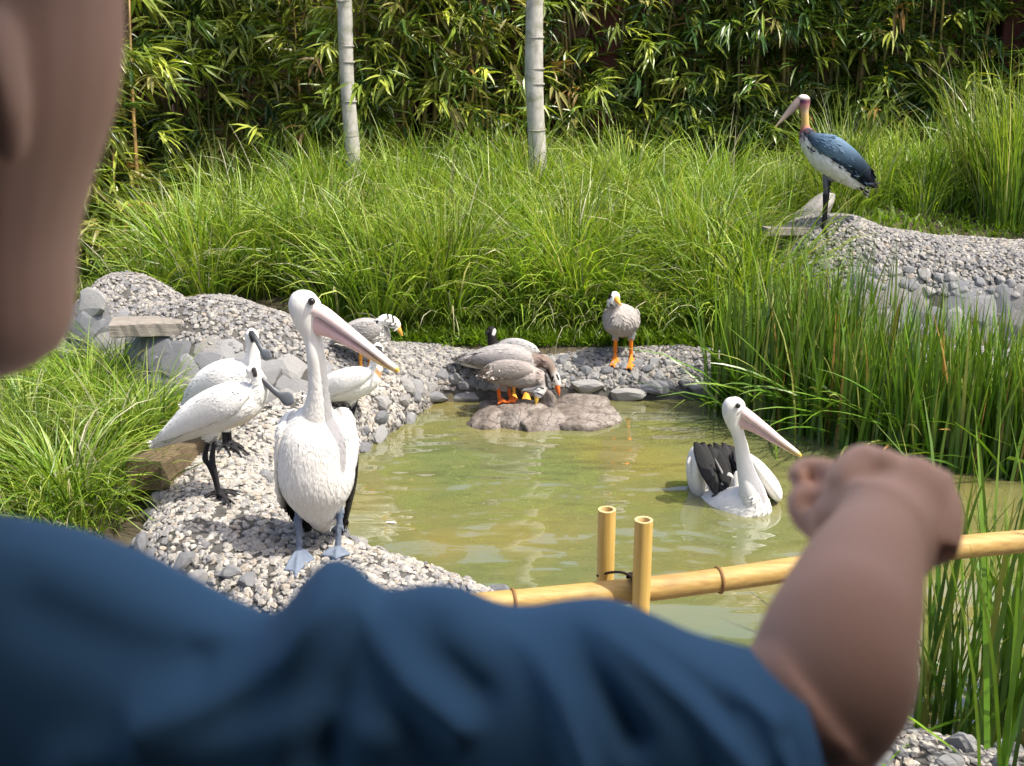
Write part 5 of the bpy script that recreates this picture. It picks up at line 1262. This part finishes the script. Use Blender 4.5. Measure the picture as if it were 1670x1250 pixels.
# ------------------------------------------------------------------ the child in the foreground
SK = (0.5, 0.33, 0.26)
def LT(keys, seg=24, sub=6, dax=(0, 1, 0)):      # px py depth a_px b_px
    return loft_w([[*at_t(k[0], k[1], k[2]), k[3] * k[2] / F, k[4] * k[2] / F, *SK] for k in keys], seg, sub, dax)
def LW(keys, seg=20, sub=5, dax=(0, 1, 0)): return loft_w([[*k, *SK] for k in keys], seg, sub, dax)
DECK = 1.21
hc = at_t(-150, 180, 0.43)
T = thing('person', (hc[0], hc[1], DECK), 'child in navy blue shirt seen from behind, right arm stretched out towards the birds', 'person')
mp = 0.43 / F
hz = lambda py: at_t(-150, py, 0.43)[2]
hk = [(-440, 60, 70), (-420, 170, 190), (-360, 270, 310), (-260, 330, 380), (-120, 352, 415), (0, 348, 405), (100, 338, 390), (200, 314, 360), (300, 274, 315), (400, 240, 275), (480, 228, 250), (550, 218, 228), (600, 196, 195), (628, 160, 160), (640, 140, 140)]
head = [[hc[0], hc[1], hz(py), a * mp, b * mp, *SK] for py, a, b in hk]
fr = np.array([0.10, 0.995, 0]); rt = np.array([0.995, -0.10, 0])
def hp(f, r_, z): return np.array([hc[0], hc[1], 0]) + fr * f + rt * r_ + np.array([0, 0, z])
z0 = hz(180)
body = [loft_w(head, 30, 5), LW([(hc[0] - .02, .445, z0 - .07, .030, .036), (hc[0] - .022, .44, z0 - .12, .029, .034), (hc[0] - .024, .437, z0 - .17, .031, .036), (hc[0] - .024, .437, z0 - .215, .036, .036)])]
# nose, brow, lips, chin on the far side of the head; an ear on the near side
body += [LW([(*hp(.078, 0, z0 + .012), .008, .008), (*hp(.088, 0, z0 - .008), .010, .010), (*hp(.090, 0, z0 - .022), .013, .011), (*hp(.082, 0, z0 - .029), .011, .008)], 12, 4, (1, 0, 0)),
         LW([(*hp(.068, -.02, z0 - .048), .006, .006), (*hp(.078, 0, z0 - .049), .009, .008), (*hp(.068, .02, z0 - .048), .006, .006)], 12, 4, (0, 0, 1)),
         LW([(*hp(-.046, .062, z0 + .038), .004, .008), (*hp(-.052, .068, z0 + .030), .005, .014), (*hp(-.052, .069, z0 + .014), .005, .013), (*hp(-.048, .067, z0 + .000), .005, .009), (*hp(-.042, .063, z0 - .012), .004, .006)], 14, 4, (0, 1, 0))]
# torso, far arm, legs (one continuous figure)
x0, y0 = hc[0], 0.435
body += [LW([(x0 - .02, y0, 2.11, .05, .035), (x0, y0, 2.075, .10, .040), (x0, y0, 2.04, .125, .050), (x0, y0, 1.95, .115, .050), (x0, y0, 1.85, .115, .060), (x0, y0, 1.75, .125, .066), (x0, y0, 1.69, .12, .066), (x0, y0, 1.66, .06, .04)])]
for s in (-1, 1):
    body += [LW([(x0 + s * .058, y0, 1.70, .058, .062), (x0 + s * .062, y0, 1.60, .055, .06), (x0 + s * .064, y0 + .01, 1.48, .042, .045), (x0 + s * .064, y0 + .01, 1.44, .040, .043), (x0 + s * .066, y0, 1.38, .040, .046), (x0 + s * .066, y0, 1.29, .027, .030), (x0 + s * .066, y0, 1.24, .028, .032)]),
             LW([(x0 + s * .066, y0 - .035, 1.235, .024, .022), (x0 + s * .068, y0 + .03, 1.235, .028, .022), (x0 + s * .072, y0 + .09, 1.228, .034, .015), (x0 + s * .074, y0 + .12, 1.225, .022, .010)], dax=(0, 0, 1))]
body += [LW([(x0 - .10, y0, 2.13, .035, .038), (x0 - .15, y0, 2.10, .036, .036), (x0 - .175, y0, 2.03, .033, .033), (x0 - .19, y0 + .01, 1.93, .028, .029), (x0 - .195, y0 + .02, 1.90, .027, .028), (x0 - .20, y0 + .04, 1.82, .024, .025), (x0 - .20, y0 + .055, 1.76, .018, .021), (x0 - .20, y0 + .06, 1.72, .014, .027), (x0 - .20, y0 + .063, 1.69, .012, .026)])]
for k in range(4): body.append(LW([(x0 - .20, y0 + .042 + .014 * k, 1.70, .0075, .0075), (x0 - .197, y0 + .042 + .014 * k, 1.665 - .004 * (k in (1, 2)), .007, .007), (x0 - .188, y0 + .043 + .014 * k, 1.640 - .006 * (k in (1, 2)), .006, .006)], 10, 3))
body.append(LW([(x0 - .19, y0 + .04, 1.735, .009, .009), (x0 - .18, y0 + .025, 1.705, .008, .008), (x0 - .177, y0 + .022, 1.68, .007, .007)], 10, 3))
# pointing arm
sh_ = at_t(520, 1235, .475)
el = at_t(1335, 1140, .485)
body.append(loft_w([[*(x0 + .05, y0 + .01, 2.08), .035, .035, *SK], [*sh_, .034, .034, *SK], [*at_t(900, 1235, .485), .034, .034, *SK], [*at_t(1180, 1235, .490), .034, .034, *SK], [*el, .034, .034, *SK]], 20, 6))
body.append(LT([(1280, 1225, .492, 110, 110), (1345, 1130, .490, 134, 128), (1370, 1050, .50, 132, 122), (1390, 990, .52, 118, 110), (1412, 930, .54, 103, 92), (1432, 890, .555, 90, 78), (1446, 855, .57, 88, 66)], 26))
# back of the hand, fist turned away
body += [LT([(1440, 895, .555, 86, 74), (1456, 860, .568, 98, 70), (1460, 825, .578, 98, 64), (1452, 792, .585, 82, 56), (1440, 770, .587, 56, 44)], 24),
         LT([(1392, 772, .588, 30, 30), (1406, 768, .589, 43, 40), (1440, 776, .589, 42, 40), (1485, 788, .588, 42, 40), (1522, 802, .586, 40, 38), (1536, 814, .584, 28, 28)], 18),
         LT([(1400, 850, .575, 52, 52), (1396, 800, .585, 50, 50), (1400, 768, .59, 44, 44), (1406, 748, .592, 28, 30)], 18),
         LT([(1520, 905, .565, 36, 46), (1528, 860, .575, 38, 46), (1528, 820, .585, 36, 42), (1520, 798, .59, 26, 30)], 18)]
# fingers: knuckle, first joint, second joint, tip curled back to the palm
fing = [[(1375, 782, .600, 24, 24), (1338, 764, .612, 20, 20), (1308, 767, .614, 19.5, 19.5), (1296, 783, .606, 15, 15)],
        [(1372, 838, .592, 24, 24), (1334, 812, .602, 21, 21), (1303, 812, .602, 20, 20), (1302, 838, .597, 18, 18), (1326, 868, .590, 16, 16), (1352, 888, .580, 14, 14)],
        [(1440, 815, .610, 28, 28), (1410, 800, .650, 25, 25), (1385, 800, .665, 22, 22), (1362, 812, .660, 20, 20), (1350, 830, .645, 18, 18)],
        [(1470, 790, .600, 27, 27), (1462, 780, .650, 23, 23), (1452, 782, .700, 21, 21), (1445, 785, .745, 17, 17)],
        [(1372, 800, .580, 30, 30), (1385, 772, .585, 30, 30), (1402, 752, .595, 28, 28), (1425, 748, .625, 22, 22), (1440, 756, .650, 17, 17)]]
for kx, ky in ((1442, 756), (1488, 769), (1530, 788)): body.append(LT([(kx - 12, ky + 14, .578, 12, 12), (kx, ky, .582, 24, 24), (kx + 3, ky + 2, .60, 22, 22), (kx + 4, ky + 8, .61, 10, 10)], 14))
for k in fing: body.append(LT(k, 14, 4, (0.2, 1, 0.3)))
body.append(LT([(1336, 820, .588, 14, 16), (1345, 838, .583, 24, 20), (1350, 862, .58, 22, 18), (1352, 875, .578, 12, 12)], 14))
fuse('body', body, 0.0027, MAT['skin'], T, 4)
for s in (-1, 1): link('eye', mesh_np('eye', ICO3_V * .009, T=ICO3_F, mat=MAT['eye']), T, hp(.074, s * .028, z0 + .012) - np.array(T.location))
# hair: a cap over the top and back of the head
V, Q, T3, C = loft_w([[k[0] - fr[0] * .004, k[1] - fr[1] * .004, k[2] + .004, k[3] * 1.035 + .003, k[4] * 1.03 + .003, *SK] for k in head[:11]], 60, 6)
rel = V - np.array([hc[0], hc[1], 0]); ff = (rel @ fr) / np.maximum(np.hypot(rel[:, 0], rel[:, 1]), 1e-6); zz = V[:, 2] - z0
keepv = (zz > .062 + .02 * ff) | ((ff < -.66) & (zz > -.05 + .25 * (ff + 1))) | ((ff < -.60 + 2.6 * (zz - .05)) & (zz > .012))
Q = Q[keepv[Q].all(1)]; T3 = T3[keepv[T3].all(1)]
V = V * 1.0 + (0.0025 * vnoise(V, 44, 3, 40))[:, None] * np.array([1, 1, .4])
o = link('hair', mesh_np('hair', V, Q, T3, mat=MAT['hair'], origin=T.location), T); m1 = o.modifiers.new('s', 'SOLIDIFY'); m1.thickness = 0.008; m1.offset = 0
# shirt
RID = np.array([(-790, 1120), (-740, 1030), (-640, 945), (-500, 885), (-300, 846), (-150, 830), (0, 838), (100, 850), (200, 880), (300, 930), (380, 982), (420, 1004), (455, 990), (490, 942), (520, 921), (545, 919), (575, 942), (605, 976), (640, 972), (680, 957), (740, 958), (800, 980), (860, 987), (920, 980), (980, 972), (1050, 994), (1150, 1045), (1230, 1073), (1275, 1092), (1300, 1112)], float)
RID[:, 1] += np.interp(RID[:, 0], [-300, -150, 0, 100, 200, 300, 420, 490, 540, 600, 680, 740, 860, 980, 1150, 1230, 1300], [0, 15, 24, 32, 38, 40, 28, 15, 3, 12, 18, 18, 32, 26, 20, 12, 0])
FOLD = [([(560, 905), (520, 985), (450, 1060), (350, 1130), (240, 1170)], 42, .017), ([(610, 960), (572, 1040), (545, 1120), (520, 1250)], 45, -.016), ([(598, 965), (625, 1050), (670, 1112), (750, 1175)], 34, .014), ([(700, 1000), (705, 1070), (770, 1140)], 45, -.010),
        ([(820, 985), (875, 1060), (915, 1140), (955, 1260)], 30, .011), ([(930, 1010), (965, 1100), (1035, 1210)], 32, -.010), ([(960, 985), (1040, 1060), (1130, 1140), (1225, 1260)], 28, .010), ([(1050, 1005), (1160, 1085), (1265, 1165)], 22, .008), ([(1010, 1010), (1100, 1085), (1190, 1170)], 18, -.007),
        ([(-60, 860), (200, 905), (340, 985), (430, 1035)], 40, .009), ([(60, 1000), (200, 1060), (300, 1080)], 60, -.009), ([(420, 1010), (440, 1030), (330, 1090)], 40, -.012), ([(100, 1250), (300, 1215), (500, 1190), (620, 1200)], 40, .007), ([(1180, 1075), (1240, 1150), (1290, 1260)], 22, .006)]
nu, nv = 330, 96
pxs = np.linspace(-790, 1300, nu); pyr = np.interp(pxs, RID[:, 0], RID[:, 1])
pyr = np.convolve(np.pad(pyr, 4, 'edge'), np.ones(9) / 9, 'valid')
tr = np.interp(pxs, [-790, 0, 600, 1300], [.455, .455, .460, .470])
sl = sstep(540, 860, pxs)
wd = .070 * (1 - sl) + .056 * sl; hh = .235 * (1 - sl) + .060 * sl
edge = np.interp(pxs, [-790, -700], [0.35, 1]); wd = wd * edge
ee = 4.2 * (1 - sl) + 2.1 * sl
ph = np.linspace(0, 2 * np.pi, nv, endpoint=False)
V = np.zeros((nu, nv, 3))
for i in range(nu):
    R0 = at_t(pxs[i], pyr[i], tr[i]); c, s = np.cos(ph), np.sin(ph)
    yy = -np.sign(s) * np.abs(s) ** (2 / 2.2) * wd[i]; up = np.sign(c) * np.abs(c) ** (2 / ee[i])
    skew = 0.045 * sstep(1050, 1300, pxs[i])
    V[i, :, 0] = R0[0] + skew * (1 - up) * .16 ; V[i, :, 1] = R0[1] + yy; V[i, :, 2] = R0[2] - hh[i] * (1 - up)
flat = V.reshape(-1, 3); X, Yp, _ = to_px(flat)
disp = np.zeros(len(flat))
for pts, w, amp in FOLD:
    pts = np.array(pts, float); best = np.full(len(flat), 1e9)
    for a, b in zip(pts[:-1], pts[1:]):
        ab = b - a; t = np.clip(((X - a[0]) * ab[0] + (Yp - a[1]) * ab[1]) / (ab @ ab), 0, 1)
        best = np.minimum(best, np.hypot(X - a[0] - t * ab[0], Yp - a[1] - t * ab[1]))
    disp += 1.1 * amp * np.exp(-(best / (w * .85)) ** 2)
disp += .0035 * vnoise(flat, 8, 3, 9) + .0025 * sstep(1262, 1268, np.repeat(pxs, nv))
PHg = np.tile(ph, nu); back = np.clip(np.sin(PHg), 0, 1)
flat = flat + np.stack([0 * disp, -disp * (0.15 + back) * 0.9, disp * 0.25 * back], -1)
i = np.arange(nu * nv).reshape(nu, nv); j = np.roll(i, -1, 1)
Q = np.stack([i[:-1], j[:-1], j[1:], i[1:]], -1).reshape(-1, 4)
ls = LW([(x0 - .10, y0, 2.14, .045, .045), (x0 - .15, y0, 2.11, .048, .048), (x0 - .185, y0, 2.03, .046, .046), (x0 - .20, y0 + .005, 1.95, .046, .046)], 24, 6)
n0 = len(flat); Vs = np.vstack([flat, ls[0]]); Qs = np.vstack([Q, ls[1] + n0])
o = link('shirt', mesh_np('shirt', Vs, Qs, mat=MAT['shirt'], origin=T.location), T)
sd = o.modifiers.new('sub', 'SUBSURF'); sd.levels = 1; sd.render_levels = 1
V, Q, T3, C = join([LW([(x0, y0, 1.76, .135, .078), (x0, y0, 1.70, .14, .08), (x0, y0, 1.66, .12, .075)])] + [LW([(x0 + s * .064, y0, 1.70, .066, .075), (x0 + s * .066, y0, 1.60, .068, .074), (x0 + s * .068, y0, 1.50, .066, .070)]) for s in (-1, 1)])
link('shorts', mesh_np('shorts', V, Q, T3, mat=MAT['shorts'], origin=T.location), T)
for s in (-1, 1):
    V, Q, T3, C = LW([(x0 + s * .066, y0 - .05, 1.235, .030, .026), (x0 + s * .066, y0 - .03, 1.24, .036, .032), (x0 + s * .068, y0 + .03, 1.24, .038, .032), (x0 + s * .072, y0 + .10, 1.232, .042, .024), (x0 + s * .074, y0 + .135, 1.226, .028, .016)], 20, 5, (0, 0, 1))
    link('shoe', mesh_np('shoe', V, Q, T3, mat=MAT['shoe'], origin=T.location), T)

# ------------------------------------------------------------------ viewing deck; unseen roof and walls added to shade the child
def slab(name, x0, x1, y0, y1, z0, z1, mat):
    v = np.array([(x, y, z) for x in (x0, x1) for y in (y0, y1) for z in (z0, z1)], float)
    o = link(name, mesh_np(name, v, bq, mat=mat, smooth=False)); o['kind'] = 'structure'; return o
slab('deck_floor', -4.0, 2.41, -3.0, 0.95, 1.11, 1.21, MAT['deck_wood'])
slab('shade_roof', -2.4, 2.6, -3.1, 0.41, 3.30, 3.38, MAT['fence_wood'])  # out-of-view roof added to keep sun off the child
slab('shade_roof', -2.4, -0.10, 0.412, 0.66, 3.301, 3.379, MAT['fence_wood'])  # extra roof strip added to darken the head
slab('shade_wall_back', -2.4, 2.4, -2.95, -2.85, 1.212, 3.298, MAT['fence_wood'])  # unseen wall added so the face stays dark
slab('shade_wall_side', 2.42, 2.52, -2.95, 1.5, 0.02, 3.299, MAT['fence_wood'])  # unseen wall added to block light from the right
pv = np.array([(-9, 0.96), (-9, 4.9), (-3.0, 4.95), (-2.05, 4.75), (-1.75, 4.35), (-1.2, 3.95), (-0.5, 3.6), (0.2, 3.2), (0.9, 2.75), (2.4, 2.1), (2.41, 0.96)])
pv = np.concatenate([np.column_stack([pv, np.full(len(pv), 0.19)]), np.column_stack([pv, np.full(len(pv), 0.0)])]); npv = len(pv) // 2
pm = bpy.data.meshes.new('path'); pm.from_pydata([tuple(p) for p in pv], [], [tuple(range(npv))[::-1]] + [(k, (k + 1) % npv, npv + (k + 1) % npv, npv + k) for k in range(npv)]); pm.materials.append(MAT['concrete'])
o = link('path', pm); o['kind'] = 'structure'
